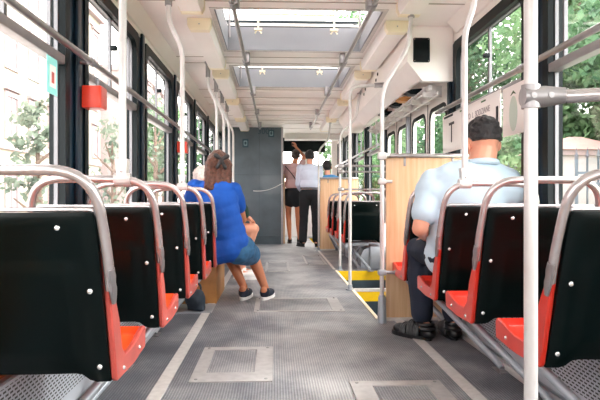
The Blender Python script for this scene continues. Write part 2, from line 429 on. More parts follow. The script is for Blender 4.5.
roof_hatch(*HATCH[0], 'unseen raised roof hatch above the viewer, added to let in light')
roof_hatch(*HATCH[1], 'large raised roof hatch at the top of the picture with a white bar')
roof_hatch(*HATCH[2], 'second smaller-looking raised roof hatch further down the ceiling')

# side walls
M['galv2'] = mat('dull_frame_grey', (112, 112, 116), .45, .4)
PL = [3.0 + 1.44 * k for k in range(-4, 8)]      # left posts
PR = [-1.25, .17, 1.59, 3.05, 4.55]; PR2 = [7.40, 8.85, 10.30, 11.75]
ZS, ZT = .70, 2.06
def wall(side, x0, x1, spans):
    w = MB()
    for a, b in spans: w.box(x0, x1, a, b, -.35, ZS)
    w.box(x0, x1, Y0, Y1, ZT, 2.42)
    return w
w = wall('left', XL - .06, XL, [(Y0, Y1)]); w.box(XL - .06, XL, PL[-1] - .1, Y1, ZS, ZT); w.box(XL - .06, XL, Y0, PL[0] + .1, ZS, ZT)
structure(w.build('wall_left', M['cream'], smooth=False))
w = wall('right', XR, XR + .06, [(Y0, 4.55), (7.45, Y1)]); w.box(XR, XR + .06, Y0, PR[0] + .1, ZS, ZT)
w.box(XR, XR + .06, 12.9, Y1, ZS, ZT)
w.box(XR + .02, XR + .06, 4.55, 7.45, 1.78, ZT)
structure(w.build('wall_right', M['cream'], smooth=False))
w = MB(); w.box(XL - .06, XR + .06, Y0 - .06, Y0, -.3, 1.0); w.box(XL - .06, XR + .06, Y0 - .06, Y0, 2.0, 2.42)
structure(w.build('wall_back', M['cream'], smooth=False))
# wood lining below the sills
for side, x0, x1, spans in (('left', XL, XL + .02, [(Y0, 11)]), ('right', XR - .02, XR, [(Y0, 4.1), (7.45, 9.7)])):
    w = MB()
    for a, b in spans: w.box(x0, x1, a, b, .30, ZS - .01)
    trim(w, M['wood_dk'])
# cove strip joining ceiling and wall
for x0, x1 in ((XL, XL + .05), (XR - .05, XR)):
    w = MB(); s = 1 if x0 < 0 else -1; xa = x0 if s > 0 else x1
    w.prism([(xa, ZC), (xa, ZT + .06), (xa + s * .02, ZT + .06), (xa + s * .09, ZC)], 'y', Y0, Y1 if s > 0 else 4.4)
    trim(w, M['cream'])
# posts
def post(x, y, s, hw=.125):
    p = MB(); a, b = (x - .06, x + .012) if s > 0 else (x - .012, x + .06)
    p.box(a, b, y - hw, y + hw, ZS, ZT, .006)
    xi = x + s * .012
    p.box(min(xi, xi + s * .022), max(xi, xi + s * .022), y - .035, y + .035, ZS, ZT + .03, .008)
    trim(p, M['post'], smooth=True)
for y in PL: post(XL, y, 1)
for y in PR + PR2: post(XR, y, -1, .11)

nw = [0]
def window(x, s, y0, y1, slider=True):
    """x = wall inner face, s = direction into the cabin"""
    nw[0] += 1; e = structure(empty('window_%d' % nw[0], (x, (y0 + y1) / 2, ZS))); h = (y1 - y0) / 2; H = ZT - ZS
    def X(a, b): return (min(s * a, s * b), max(s * a, s * b))
    m = MB(); m.ring(rrect(-h, h, 0, H, .03), rrect(-h + .06, h - .06, .06, H - .07, .09), 'x', *X(-.055, .022)); m.build('rubber_frame', M['rubber'], e)
    m = MB(); m.ring(rrect(-h + .057, h - .057, .057, H - .067, .09), rrect(-h + .068, h - .068, .069, H - .079, .08), 'x', *X(-.03, -.012)); m.build('inner_frame', M['galv2'], e)
    m = MB(); a, b = X(-.024, -.018); m.box(a, b, -h + .06, h - .06, .05, H - .055); m.build('pane', M['glass'], e, False)
    if slider:
        m = MB(); a, b = X(-.035, .022); m.box(a, b, -h + .06, h - .06, .79, .835, .006); tr = m.build('transom', M['alu'], e)
        m = MB(); a, b = X(-.03, -.012); m.box(a, b, -.014, .014, .835, H - .06); m.build('slider_bar', M['galv2'], e, False)
        m = MB(); a, b = X(-.03, -.012); m.box(a, b, h - .16, h - .145, .835, H - .06);  m.build('slider_bar', M['galv2'], e, False)
        m = MB(); a, b = X(-.01, .03); m.box(a, b, -.035, .0, 1.08, 1.11, .005); m.build('latch', M['rubber'], e)
for i in range(len(PL) - 1): window(XL, 1, PL[i] + .115, PL[i + 1] - .115)
for L in (PR, PR2):
    for i in range(len(L) - 1): window(XR, -1, L[i] + .10, L[i + 1] - .10)
window(XR, -1, PR2[-1] + .10, 12.9)
# rear wall window of the car behind the viewer
nw[0] += 1; e = structure(empty('window_%d' % nw[0], (CX, Y0 - .03, 1.0)))
m = MB(); m.ring(rrect(-1.2, 1.2, 0, 1.0, .03), rrect(-1.1, 1.1, .06, .94, .1), 'y', -.03, .03); m.build('rubber_frame', M['rubber'], e)
m = MB(); m.box(-1.12, 1.12, -.003, .003, .05, .95); m.build('pane', M['glass'], e, False)

# doors: four folding leaves
nd = [0]
def door_leaf(y0, y1):
    nd[0] += 1; e = structure(empty('door_%d' % nd[0], (XR + .03, (y0 + y1) / 2, -.5))); h = (y1 - y0) / 2
    m = MB(); m.ring(rrect(-h, h, 0, 2.27, .01, 5), rrect(-h + .075, h - .075, .75, 2.14, .08, 5), 'x', -.02, .02); m.build('leaf', M['cream'], e)
    m = MB(); m.ring(rrect(-h + .06, h - .06, .73, 2.16, .1), rrect(-h + .085, h - .085, .765, 2.125, .08), 'x', -.026, -.015); m.build('rubber_frame', M['rubber'], e)
    m = MB(); m.box(-.003, .003, -h + .1, h - .1, .75, 2.14); m.build('pane', M['glass'], e, False)
    m = MB(); m.box(-.024, .024, h - .012, h, 0, 2.27, .002); m.build('edge_seal', M['rubber'], e)
for a, b in ((4.66, 5.33), (5.34, 6.0), (6.06, 6.7), (6.72, 7.34)): door_leaf(a, b)
m = MB(); m.box(XR - .03, XR + .04, 6.0, 6.06, -.5, 1.8); trim(m, M['galv'])

def fl2(pts, r=.06):
    return [(p.x, p.y) for p in fillet([(a, b, 0) for a, b in pts], r, 4)]
# door header box
e = empty('door_header', (1.2, 6.0, 1.7)); tag(e, 'long white door header box with black speaker grille on its end', 'door header')
m = MB(); m.prism([(-.17, .498), (-.17, .22), (-.05, .07), (.19, .07), (.19, .498)], 'y', -1.5, -1.44); m.prism([(-.17, .498), (-.17, .22), (-.05, .10), (-.03, .10), (-.15, .235), (-.15, .498)], 'y', -1.44, 1.5)
m.build('housing', M['cream'], e, False)
m = MB(); m.prism(rrect(-.125, .005, .215, .405, .01, 3), 'y', -1.508, -1.498); g = m.build('speaker_grille', M['rubber'], e, False)
for x, z in ((-.115, .225), (-.005, .225), (-.115, .395), (-.005, .395)):
    m = MB(); m.tube([(x, -1.511, z), (x, -1.507, z)], .004, 8); m.build('screw', M['screw'], g)
m = MB(); m.box(.02, .05, -1.4, 1.5, .02, .06, .004); m.box(.09, .11, -1.4, 1.5, -.02, .01, .004); m.tube([(.0, -1.35, .03), (.0, 1.45, .03)], .008, 8)
for k in range(8): m.box(.0, .16, -1.3 + k * .37, -1.285 + k * .37, -.02, .07)
m.build('mechanism_rail', M['strip'], e, False)
for k, (y, mt) in enumerate(((-1.15, 'rubber'), (-.8, 'wood_dk'), (-.5, 'rubber'), (.1, 'rubber'))):
    m = MB(); m.prism([(-.10, .05), (-.06, .07), (.03, .08), (.05, .05), (.0, .03), (-.06, .03)], 'y', y, y + .12); m.build('lever', M[mt], e)
for i, (y, z) in enumerate(((-.2, .40), (-.1, .36), (.6, .40), (.7, .36))):
    m = MB(); m.ell((-.172, y, z), (.008, .025, .018), seg=10, rg=6); m.build('button', M['rubber'], e)

# closed cabinet above the far right windows
e = empty('ceiling_cabinet', (XR, 7.55, ZC)); tag(e, 'white rounded cabinet under the ceiling beyond the door header', 'cabinet')
m = MB(); m.prism(fl2([(0, 0), (-.36, 0), (-.36, -.10), (-.22, -.27), (0, -.27)]), 'y', 0, 1.95); m.build('housing', M['cream'], e)
m = MB(); m.prism([(-.16, -.10), (-.13, -.10), (-.15, -.19), (-.18, -.19)], 'y', -.006, 0); m.build('red_mark', M['redl'], e, False)

# ceiling light boxes
proto_l = None
def light_box(x, y, label):
    global proto_l
    if proto_l is None:
        e = empty('ceiling_light', (x, y, ZC)); proto_l = e
        m = MB(); m.prism([(-.085, 0), (-.085, -.05), (-.07, -.085), (.07, -.085), (.085, -.05), (.085, 0)], 'y', 0, 1.3); m.build('housing', M['cream'], e)
        m = MB(); m.prism([(-.088, -.002), (-.088, -.055), (-.07, -.09), (.07, -.09), (.088, -.055), (.088, -.002)], 'y', -.03, 0.04); ec = m.build('end_cap', M['cream2'], e)
        m = MB(); m.ell((0, -.032, -.045), (.005, .004, .005), seg=8, rg=6); m.build('screw', M['galv'], ec)
        m = MB(); m.prism([(-.088, -.002), (-.088, -.055), (-.07, -.09), (.07, -.09), (.088, -.055), (.088, -.002)], 'y', 1.28, 1.33); m.build('end_cap', M['cream2'], e)
    else: e = copy_tree(proto_l); e.location = (x, y, ZC)
    tag(e, label, 'ceiling light', 'cream light boxes along the ceiling')
ordn = ['nearest, its near end out of frame,', 'second from the viewer', 'third from the viewer', 'fourth from the viewer', 'fifth and farthest']
for k in range(5):
    y = 4.40 + 1.72 * (k - 1)
    light_box(-.565, y, 'cream ceiling light box on the left row, ' + ordn[k])
    light_box(.925, y, 'cream ceiling light box on the right row, ' + ordn[k])

# ceiling hand rails
def ceil_rail(x, label):
    e = empty('ceiling_handrail', (x, 0, 2.12)); tag(e, label, 'handrail', 'steel rails under the ceiling')
    m = MB(); m.tube([(0, -2.8, 0), (0, 10.55, 0)], .016, 12); m.build('rail', M['rail'], e)
    s = 1 if x < 0 else -1
    for y in (.6, 2.2, 3.82, 5.42, 7.05, 8.65, 10.25):
        m = MB(); m.box(-.022 + s * .02, .022 + s * .02, y - .06, y + .06, -.015, .08, .004); m.tube([(0, y - .05, 0), (0, y + .05, 0)], .024, 12); m.build('hanger', M['alu'], e)
ceil_rail(-.275, 'left steel handrail hanging under the ceiling along the aisle')
ceil_rail(.645, 'right steel handrail hanging under the ceiling along the aisle')

# window grab bars
def grab_bar(x, s, y0, y1, ys, label):
    e = empty('window_grab_bar', (x, y0, 1.545)); tag(e, label, 'grab bar', 'steel grab bars across the windows')
    m = MB(); m.tube([(0, 0, 0), (0, y1 - y0, 0)], .016, 12); m.build('rail', M['rail'], e)
    for y in ys:
        m = MB(); m.tube([(0, y - y0, 0), (-s * .055, y - y0, 0)], .012, 10); m.tube([(0, y - y0 - .025, 0), (0, y - y0 + .025, 0)], .021, 12); m.build('bracket', M['alu'], e)
grab_bar(XL + .09, 1, -2.7, 10.7, PL[1:], 'long steel grab bar running across all the left windows')
grab_bar(XR - .09, -1, -2.7, 4.68, PR, 'steel grab bar across the near right windows, ending before the doors')
grab_bar(XR - .09, -1, 7.45, 12.5, PR2, 'steel grab bar across the far right windows beyond the doors')

# heaters along the walls
def heater(x0, x1, y0, y1, face, label):
    xf = x1 if face > 0 else x0
    e = empty('wall_heater', (xf, y0, 0)); tag(e, label, 'heater')
    L = y1 - y0; d = abs(x1 - x0)
    m = MB(); a, b = (-d, -.006) if face > 0 else (.006, d); m.box(a, b, 0, L, 0, .305, .004); m.build('housing', M['galv'], e, False)
    m = MB(); a, b = (-d, -.03) if face > 0 else (.03, d); m.box(a, b, 0, L, .305, .31); m.build('lid', M['wood_dk'], e, False)
    m = MB(); a, b = (-.006, 0) if face > 0 else (0, .006); m.box(a, b, 0, L, .045, .30); m.build('perforated_cover', M['perf'], e, False)
    m = MB(); a, b = (0, .035) if face > 0 else (-.035, 0); m.box(a, b, 0, L, 0, .035, .008); m.build('foot_rail', M['pole'], e)
heater(XL + .02, -.80, -2.5, 4.7, 1, 'grey perforated heater box under the left row of seats')
heater(1.17, XR - .02, -2.5, 4.05, -1, 'grey perforated heater box under the right row of near seats')
e = empty('wheel_housing', (1.15, 7.0, 0)); tag(e, 'ribbed pale grey housing under the far right seats beyond the doors', 'wheel housing')
m = MB(); m.box(0, .22, 0, 2.6, 0, .28, .02); m.build('housing', M['galv'], e)
for k in range(5):
    m = MB(); m.prism([(-.10, 0), (-.10, .17), (-.07, .23), (.02, .27), (.05, .27), (.05, 0)], 'y', .06 + k * .45, .36 + k * .45); o = m.build('duct_segment', M['galv'], e)

# wood partitions by the doors
def partition(y, x0, x1, zt, label):
    e = empty('wood_partition', (x0, y, 0)); tag(e, label, 'partition')
    m = MB(); m.box(.02, x1 - x0, 0, .03, .015, zt, .003); m.build('board', M['wood'], e, False)
    m = MB(); m.box(0, x1 - x0, -.02, .05, zt, zt + .03, .008); m.build('top_rail', M['rail'], e)
    m = MB(); m.box(.02, x1 - x0, -.02, 0, 0, .02); m.build('base_strip', M['strip'], e, False)
    for x in (.15, .49):
        m = MB(); m.box(x - .008, x + .008, -.006, .0, zt - .06, zt, .002); m.build('clip', M['alu'], e)
    return e
partition(4.06, .76, 1.385, 1.14, 'near pale wood veneer partition with steel top rail before the yellow steps')
partition(9.66, .73, 1.385, 1.18, 'far pale wood veneer partition beyond the far right seats')
e = MB(); e.box(0, .035, 0, .9, 0, 1.32, .004)
tag(e.build('narrow_wood_panel', M['wood'], loc=(.155, 11.09, 0)), 'narrow upright wood panel edge beside the grey partition', 'panel')

# grey cab partition
w = MB(); w.box(XL, .115, 11.0, 11.06, .16, ZC); structure(w.build('wall_front', M['grey'], smooth=False))
w = MB(); w.box(XL, .115, 10.985, 11.06, 0, .16); trim(w, M['greyd'])
w = MB(); w.box(.115, .155, 10.98, 11.08, 0, ZC, .005); trim(w, M['alu'])
w = MB(); w.box(-.30, -.29, 10.994, 11.0, .16, ZC); w.box(XL, .115, 10.994, 11.0, 1.30, 1.31); trim(w, M['greyd'])
def sticker(x, z, w_, h_, label):
    e = empty('sticker', (x, 10.996, z)); tag(e, label, 'sticker', 'square stickers on the grey partition')
    m = MB(); m.box(-w_ / 2, w_ / 2, -.003, 0, -h_ / 2, h_ / 2); m.build('plate', M['stk'], e, False)
    m = MB(); m.ring(rrect(-w_ * .3, w_ * .3, -h_ * .3, h_ * .3, .01, 2), rrect(-w_ * .18, w_ * .18, -h_ * .18, h_ * .18, .008, 2), 'y', -.005, -.003); m.build('symbol', M['grey2'], e, False)
M['grey2'] = mat('sticker_grey', (112, 140, 148), .5)
sticker(-.555, 1.90, .11, .16, 'lower left dark square sticker on the grey partition')
sticker(-.07, 2.085, .11, .14, 'upper right dark square sticker on the grey partition beside the number')
rt = Matrix.Translation((-.33, 10.992, 2.075)) @ Matrix.Rotation(R(90), 4, 'X')
nb = text_mesh('fleet_number', '3001', .15, M['stk'], None, rt); tag(nb, 'dark fleet number near the top of the grey partition', 'number')

# front end beyond: windscreen wall
w = MB(); w.box(XL - .06, XR + .06, Y1, Y1 + .06, -.3, .95); w.box(XL - .06, XR + .06, Y1, Y1 + .06, 2.28, 2.42)
w.box(XL - .06, XL + .1, Y1, Y1 + .06, .95, 2.28); w.box(XR - .12, XR + .06, Y1, Y1 + .06, .95, 2.28); w.box(.62, .80, Y1 - .02, Y1 + .06, .95, 2.28)
structure(w.build('wall_cab', M['cream'], smooth=False))
w = MB(); w.box(.2, XR, 12.0, 12.3, 2.08, ZC); trim(w, M['cream'])
nw[0] += 1; e = structure(empty('window_%d' % nw[0], (0, Y1 + .03, .95)))
m = MB(); m.box(XL, XR, -.003, .003, 0, 1.33); m.build('pane', M['glass'], e, False)
m = MB(); m.box(.1, 1.1, -.5, -.45, .93, 1.24, .01); m.build('sun_blind', M['rubber'], e)
# ---------------------------------------------------------------- seats
LEAN = .32
def by(z): return -LEAN * (z - .36)          # rear face of the back at height z
HW = .235
def make_seat(redside, rnd):
    e = empty('tram_seat')
    # black padded rear cover: curved sheet with softened outline and a raised border
    m = MB()
    nx, nz = 25, 25; z0, z1 = .355, .815
    def outline(u, v):   # u,v in 0..1 -> x,z with rounded corners and a sagging bottom edge
        x = (u - .5) * 2; zz = v
        X = x * (HW - .012)
        zb = z0 - .030 / (1 + math.exp(-(abs(x) - .72) / .03)) + .0 * x
        Z = zb + (z1 - zb) * zz
        if v > .9:  X *= 1 - .03 * ((v - .9) / .1) ** 2
        return X, Z
    vs = []; fs = []
    for side in (0, 1):
        for i in range(nx):
            for j in range(nz):
                u, v = i / (nx - 1), j / (nz - 1); X, Z = outline(u, v)
                ex = min(u, 1 - u); ez = min(v, 1 - v)
                edge = min(1, min(ex, ez) / .05)
                bow = -.030 * (1 - (2 * u - 1) ** 2)                 # gentle bulge to the rear
                panel = -.010 if (ex > .16 and .10 < v < .70) else 0  # stitched-in panel
                if side == 0: y = by(Z) - .010 + bow * .6 + panel * .8 - .008 * (1 - (1 - edge) ** 2)
                else: y = by(Z) + .012
                vs.append((X, y, Z))
    N = nx * nz
    for i in range(nx - 1):
        for j in range(nz - 1):
            a = i * nz + j; fs.append((a, a + nz, a + nz + 1, a + 1)); fs.append((a + N, a + 1 + N, a + nz + 1 + N, a + nz + N))
    for i in range(nx - 1):
        a = i * nz; fs.append((a, a + N, a + nz + N, a + nz)); b = a + nz - 1; fs.append((b, b + nz, b + nz + N, b + N))
    for j in range(nz - 1):
        a = j; fs.append((a, a + 1, a + 1 + N, a + N)); b = (nx - 1) * nz + j; fs.append((b, b + N, b + 1 + N, b + 1))
    m.add(vs, fs); back = m.build('back_cover', M['black'], e)
    for x, z in ((-.13, .775), (.13, .775), (-.195, .60), (.195, .60), (-.2, .375), (.2, .375)):
        s = MB(); y = by(z) - .024 - .012 * (1 - (x / HW) ** 2)
        s.ell((x, y + .003, z), (.0075, .004, .0075), seg=12, rg=8); s.build('screw', M['screw'], back)
    tb = MB(); tb.tube(fillet([(-HW + .02, by(.80) + .012, .80), (-HW + .02, by(.822) + .012, .822), (HW - .02, by(.822) + .012, .822), (HW - .02, by(.80) + .012, .80)], .02), .006, 8); tb.build('top_trim', M['chrome'], e)
    # laminate shell: pan and front of the back (swept L profile), and two side flanges
    prof = [(.36, .405), (.35, .365), (.20, .355), (.06, .36), (.035, .42), (by(.62) + .03, .62), (by(.80) + .028, .80)]
    th = .018; m = MB(); pr = fillet([(0, a, b) for a, b in prof], .04, 4); pts = [(p.y, p.z) for p in pr]
    inner = []
    for i, (a, b) in enumerate(pts):
        t = Vector((pts[min(i + 1, len(pts) - 1)][0] - pts[max(i - 1, 0)][0], pts[min(i + 1, len(pts) - 1)][1] - pts[max(i - 1, 0)][1])).normalized()
        inner.append((a - t.y * th * -1 * -1, b + t.x * th * -1 * -1) if False else (a + t.y * th, b - t.x * th))
    n = len(pts); vs = []; 
    for x in (-HW + .012, HW - .012):
        vs += [(x, a, b) for a, b in pts]; vs += [(x, a, b) for a, b in inner]
    fs = []
    for i in range(n - 1):
        fs += [(i, i + 1, 2 * n + i + 1, 2 * n + i), (n + i, 3 * n + i, 3 * n + i + 1, n + i + 1), (i, n + i, n + i + 1, i + 1), (2 * n + i, 2 * n + i + 1, 3 * n + i + 1, 3 * n + i)]
    fs += [(0, 2 * n, 3 * n, n), (n - 1, 2 * n - 1, 4 * n - 1, 3 * n - 1)]
    m.add(vs, fs); m.build('shell', M['orange'] if redside == 'redl' else M['red'], e)
    fl = [(.012, .322), (.20, .318), (.365, .332), (.372, .395), (.36, .408), (.335, .408), (.20, .380), (.10, .378), (.060, .41), (.028, .50), (by(.66) + .03, .66), (by(.80) + .026, .80), (by(.80) + .008, .80), (by(.58) + .004, .58), (.0, .335)]
    for s in (-1, 1):
        m = MB(); a, b = sorted((s * (HW - .012), s * (HW + .006)))
        bm = bmesh.new(); v0 = [bm.verts.new((a, y, z)) for y, z in fl]; f = bm.faces.new(v0)
        r = bmesh.ops.extrude_face_region(bm, geom=[f]); bmesh.ops.translate(bm, vec=(b - a, 0, 0), verts=[g for g in r['geom'] if isinstance(g, bmesh.types.BMVert)])
        bmesh.ops.bevel(bm, geom=list(bm.edges), offset=.004, segments=1, affect='EDGES'); m.bm(bm)
        side = m.build('side_flange', M[redside], e)
        for y, z in ((.07, .345), (.27, .355)):
            q = MB(); q.ell((s * (HW + .007), y, z), (.005, .007, .007), seg=10, rg=6); q.build('rivet', M['screw'], side)
    # tubular handle over the top
    m = MB(); zt = .925; hw = HW + .002
    def p(x, z): return (x, by(z) + .01, z)
    path = fillet([p(hw + .004, .60), p(hw + .004, .70), p(hw - .012, zt), p(-hw + .012, zt), p(-hw - .004, .70), p(-hw - .004, .60)], [.05, .12, .12, .05], 8)
    m.tube(path, .0148, 14); h = m.build('handle', M['chrome'], e)
    for s in (-1, 1):   # flattened ends, wavy where the tube is pressed on
        m = MB(); x = s * (hw + .010)
        m.tube([p(x, .66), p(x, .635), p(x, .615), p(x, .60), p(x, .58), p(x, .56)], [.0155, .0185, .0155, .018, .015, .010], 10, sq=.6); m.build('handle_end', M['alu'], h)
    # slanting pipe legs with floor plates, and the arm reaching to the wall heater
    w = -1 if redside == 'redl' else 1
    for x0 in (-w * .16,):
        m = MB(); x1 = x0 + w * .22 if x0 * w < 0 else x0 + w * .02
        m.tube(fillet([(x0, .30, .315), (x0, .27, .295), (x1, -.10, .02), (x1, -.14, .008)], .04), .0165, 10); l = m.build('leg', M['galv'], e)
        m = MB(); m.box(x1 - .035, x1 + .035, -.19, -.09, 0, .007, .002); m.tube([(x1 - .02, -.165, .006), (x1 - .02, -.165, .013)], .008, 8); m.build('foot_plate', M['alu'], l)
    m = MB(); a, b = sorted((-w * .2, w * .2)); m.box(a, b, .26, .30, .312, .325, .003); m.build('seat_bracket', M['greyd'], e)
    return e
seatL = make_seat('redl', 1); seatR = make_seat('red', 2)
KIDS = {}
usedL = [False]; usedR = [False]
def put_seat(proto, used, x, y, label, group):
    if not used[0]: e = proto; used[0] = True
    else: e = copy_tree(proto)
    e.location = (x, y, 0); tag(e, label, 'seat', group); return e
SLX, SRX = -.695, 1.065
gl, gr = 'black and red seats in the left row', 'black and red seats in the right rows'
for y, lab in ((1.70, 'nearest left seat, black back filling the lower left corner of the picture'),
               (2.40, 'second left seat from the viewer, with a pole clamped on its handle'),
               (3.10, 'third left seat from the viewer, black back with orange pan'),
               (3.82, 'fourth left seat from the viewer, just behind the last one before the woman in blue'),
               (4.50, 'left seat right behind the woman in the blue top'),
               ):
    put_seat(seatL, usedL, SLX, y, lab, gl)
for y, lab in ((5.95, 'left seat just beyond the woman in blue, where the white-haired person sits'), (6.75, 'left seat beyond the white-haired person'), (7.5, 'second left seat beyond the white-haired person'), (8.25, 'farthest left seat toward the grey partition')):
    put_seat(seatL, usedL, SLX, y, lab, gl)
for y, lab in ((1.78, 'nearest right seat, at the right edge behind the big white pole'),
               (2.42, 'second right seat from the viewer, handle crossing behind the big white pole'),
               (2.98, 'right seat on which the man in the pale blue shirt sits'),
               (3.70, 'right seat in front of the man, next to the wood partition'),
               (6.98, 'right seat directly beyond the yellow-edged steps'),
               (7.72, 'second right seat beyond the yellow-edged steps'),
               (8.42, 'third right seat beyond the yellow-edged steps'),
               (9.10, 'farthest right seat against the far wood partition')):
    put_seat(seatR, usedR, SRX, y, lab, gr)

# seat rails
def seat_rail(x, y0, y1, feet, label, foot_dx, ZR_=.285):
    e = empty('seat_rail', (x, y0, 0)); tag(e, label, 'seat rail')
    m = MB(); m.tube(fillet([(0, 0, .29), (0, y1 - y0 - .30, .29), (foot_dx, y1 - y0, .02)], .1), .019, 12); m.build('rail', M['galv'], e)
    for y in feet:
        m = MB(); m.tube(fillet([(0, y - y0, .29), (foot_dx, y - y0 - .22, .03), (foot_dx * 1.2, y - y0 - .25, .008)], .05), .018, 10); l = m.build('leg', M['galv'], e)
        m = MB(); m.box(foot_dx * 1.2 - .05, foot_dx * 1.2 + .05, y - y0 - .29, y - y0 - .19, 0, .008, .002)
        m.tube([(foot_dx * 1.2 - .03, y - y0 - .25, .008), (foot_dx * 1.2 - .03, y - y0 - .25, .014)], .009, 8); m.build('foot_plate', M['alu'], l)
    for y in [y0 + .25 + .7 * k for k in range(int((y1 - y0) / .7))]:
        m = MB(); wall = .30 if foot_dx > 0 else -.30
        a, b = sorted((0, wall)); m.box(a, b, y - y0 - .02, y - y0 + .02, .27, .31, .004); m.build('cross_arm', M['galv'], e)
0 and seat_rail(-.56, -1.5, 4.70, (.4,), 'grey steel rail carrying the left row of seats', -.14)
0 and seat_rail(-.56, 5.95, 8.9, (7.2,), 'grey steel rail carrying the left seats beyond the wooden box', -.14)
0 and seat_rail(.86, -1.5, 3.95, (.9, 3.22), 'grey steel rail carrying the near right seats', .15)
seat_rail(.86, 6.95, 9.5, (7.3, 9.0), 'grey steel rail carrying the far right seats', .15)

# ---------------------------------------------------------------- poles
pole_g = 'pale grabpoles rising from seat handles to the ceiling'
def seat_pole(x, y, s, label, zb0=1.78, zb1=1.96, off=.085):
    e = empty('grab_pole', (x, y, .925)); tag(e, label, 'pole', pole_g)
    m = MB(); m.tube(fillet([(0, 0, .035), (0, 0, zb0 - .925), (s * off, 0, zb1 - .925), (s * off, 0, ZC - .925 - .03)], .06), .0148, 14); m.build('tube', M['pole'], e)
    m = MB(); m.prism([(-.017, -.012), (.017, -.012), (.02, .05), (.024, .075), (-.024, .075), (-.02, .05)], 'y', -.022, .022)
    m.tube([(-.03, 0, 0), (.03, 0, 0)], .024, 14); c = m.build('clamp', M['pole'], e)
    m = MB(); m.ell((0, -.024, .03), (.006, .004, .006), seg=8, rg=6); m.build('screw', M['screw'], c)
    m = MB(); m.tube([(s * off, 0, ZC - .925 - .15), (s * off, 0, ZC - .925)], .023, 14); m.box(s * off - .03, s * off + .03, -.03, .03, ZC - .925 - .02, ZC - .925, .004); m.build('ceiling_socket', M['alu'], e)
HY = by(.925) + .01
seat_pole(-.575, 2.40 + HY, -1, 'left grab pole nearest the viewer, standing on the second seat handle')
seat_pole(-.575, 3.82 + HY, -1, 'second left grab pole, on the fourth seat handle, bending outward at the top')
for y, l in ((5.95, 'third left grab pole, behind the head of the woman in blue'), (6.75, 'fourth left grab pole beyond the woman in blue'), (7.5, 'fifth left grab pole from the viewer'), (8.25, 'farthest left grab pole, in front of the grey partition')):
    seat_pole(-.575, y + HY - (.0), -1, l)
seat_pole(.925, 2.98 + HY, 1, 'right grab pole clamped to the handle behind the man\'s back', 1.66, 1.80, .05)

def joint(m, p, r=.026): m.ell(p, (r, r, r), seg=12, rg=8)
# big near pole with horizontal arm
e = empty('stanchion_pole', (.570, 1.277, 0)); tag(e, 'big pale foreground pole at the right with a horizontal arm', 'pole')
m = MB(); m.tube([(0, 0, .01), (0, 0, ZC)], .0150, 20); m.build('tube', M['pole'], e)
m = MB(); m.tube([(0, 0, 0), (0, 0, .12)], [.03, .024], 14); m.build('foot_socket', M['alu'], e)
m = MB(); m.tube([(0, 0, ZC - .1), (0, 0, ZC)], .026, 14); m.build('ceiling_socket', M['alu'], e)
m = MB(); m.tube([(-.021, 0, 0), (-.019, 0, 0), (.0, 0, 0), (.03, -.002, 0), (.062, -.010, .001), (.072, -.013, .001)], [.004, .021, .0235, .024, .019, .018], 20); m.tube([(0, 0, -.026), (0, 0, .026)], .0205, 20); bmj = m.build('tee_clamp', M['alu'], e, loc=(0, 0, 1.078))
for x in (-.003, .034):
    m = MB(); yb = -.0235 - x * .1; m.tube([(x, yb + .004, 0), (x, yb - .001, 0)], .0065, 14); m.box(x - .004, x + .004, yb - .002, yb - .001, -.0012, .0012); m.build('bolt', M['alu'], bmj)
m = MB(); m.tube([(.06, 0, 1.078), (.79, -.16, 1.10)], .0155, 16); m.build('arm', M['chrome'], e)

# aisle poles at the doors
def aisle_pole(x, y, pts, label, fz=0, foot='galv', tall=False):
    e = empty('door_pole', (x, y, fz)); tag(e, label, 'pole', 'pale poles by the door steps')
    m = MB(); m.tube(fillet([(0, 0, .005)] + pts, .09), .0152, 14); m.build('tube', M['pole'], e)
    m = MB()
    if tall: m.tube([(0, 0, 0), (0, 0, .17), (0, 0, .19)], [.032, .027, .02], 14)
    else: m.tube([(0, 0, 0), (0, 0, .012), (0, 0, .013), (0, 0, .05)], [.04, .04, .022, .021], 14)
    m.build('foot_socket', M[foot], e)
    q = pts[-1]; a = pts[-2]
    d = (Vector(q) - Vector(a)).normalized(); m = MB(); m.tube([Vector(q) - d * .10, Vector(q)], .024, 12); m.build('top_socket', M['alu'], e)
    return e
p1 = aisle_pole(.735, 3.98, [(0, 0, 1.60), (.185, 0, 1.90), (.21, 0, ZC)], 'pale pole at the near wood partition bending up to the ceiling', tall=True)
m = MB(); m.tube([(0, 0, .345), (.09, 0, .345)], .012, 10); m.box(-.028, .028, -.028, .028, .325, .365, .01); m.build('clamp', M['galv'], p1)
m = MB(); m.tube([(0, 0, .97), (.07, 0, .97)], .011, 10); m.box(-.026, .026, -.026, .026, .95, .99, .01); m.build('clamp', M['pole'], p1)
m = MB(); m.box(-.03, .03, -.03, .03, 1.12, 1.17, .012); m.tube([(0, 0, 1.15), (.05, .04, 1.155)], .015, 10); m.build('clamp', M['pole'], p1)
aisle_pole(.70, 5.42, [(0, 0, 1.90), (.33, 0, 1.92)], 'pale pole between the two halves of the step well, hooked over at the top')
aisle_pole(.775, 6.93, [(0, 0, 1.63), (.20, 0, 1.82), (.24, 0, ZC)], 'pale pole at the far end of the yellow-edged steps')
aisle_pole(.72, 9.60, [(0, 0, 1.66), (.16, 0, 1.82), (.20, 0, ZC)], 'pale pole at the far wood partition beside the standing man')
e = empty('barrier_rails', (.79, 6.93, 0)); tag(e, 'horizontal steel barrier rails at the far edge of the steps', 'rail')
for z in (1.245, 1.175, .965):
    m = MB(); m.tube([(0, 0, z), (.60, 0, z)], .014 if z > 1.2 else .012, 10); m.box(-.04, .03, -.025, .025, z - .022, z + .022, .008); m.build('rail', M['rail'], e)

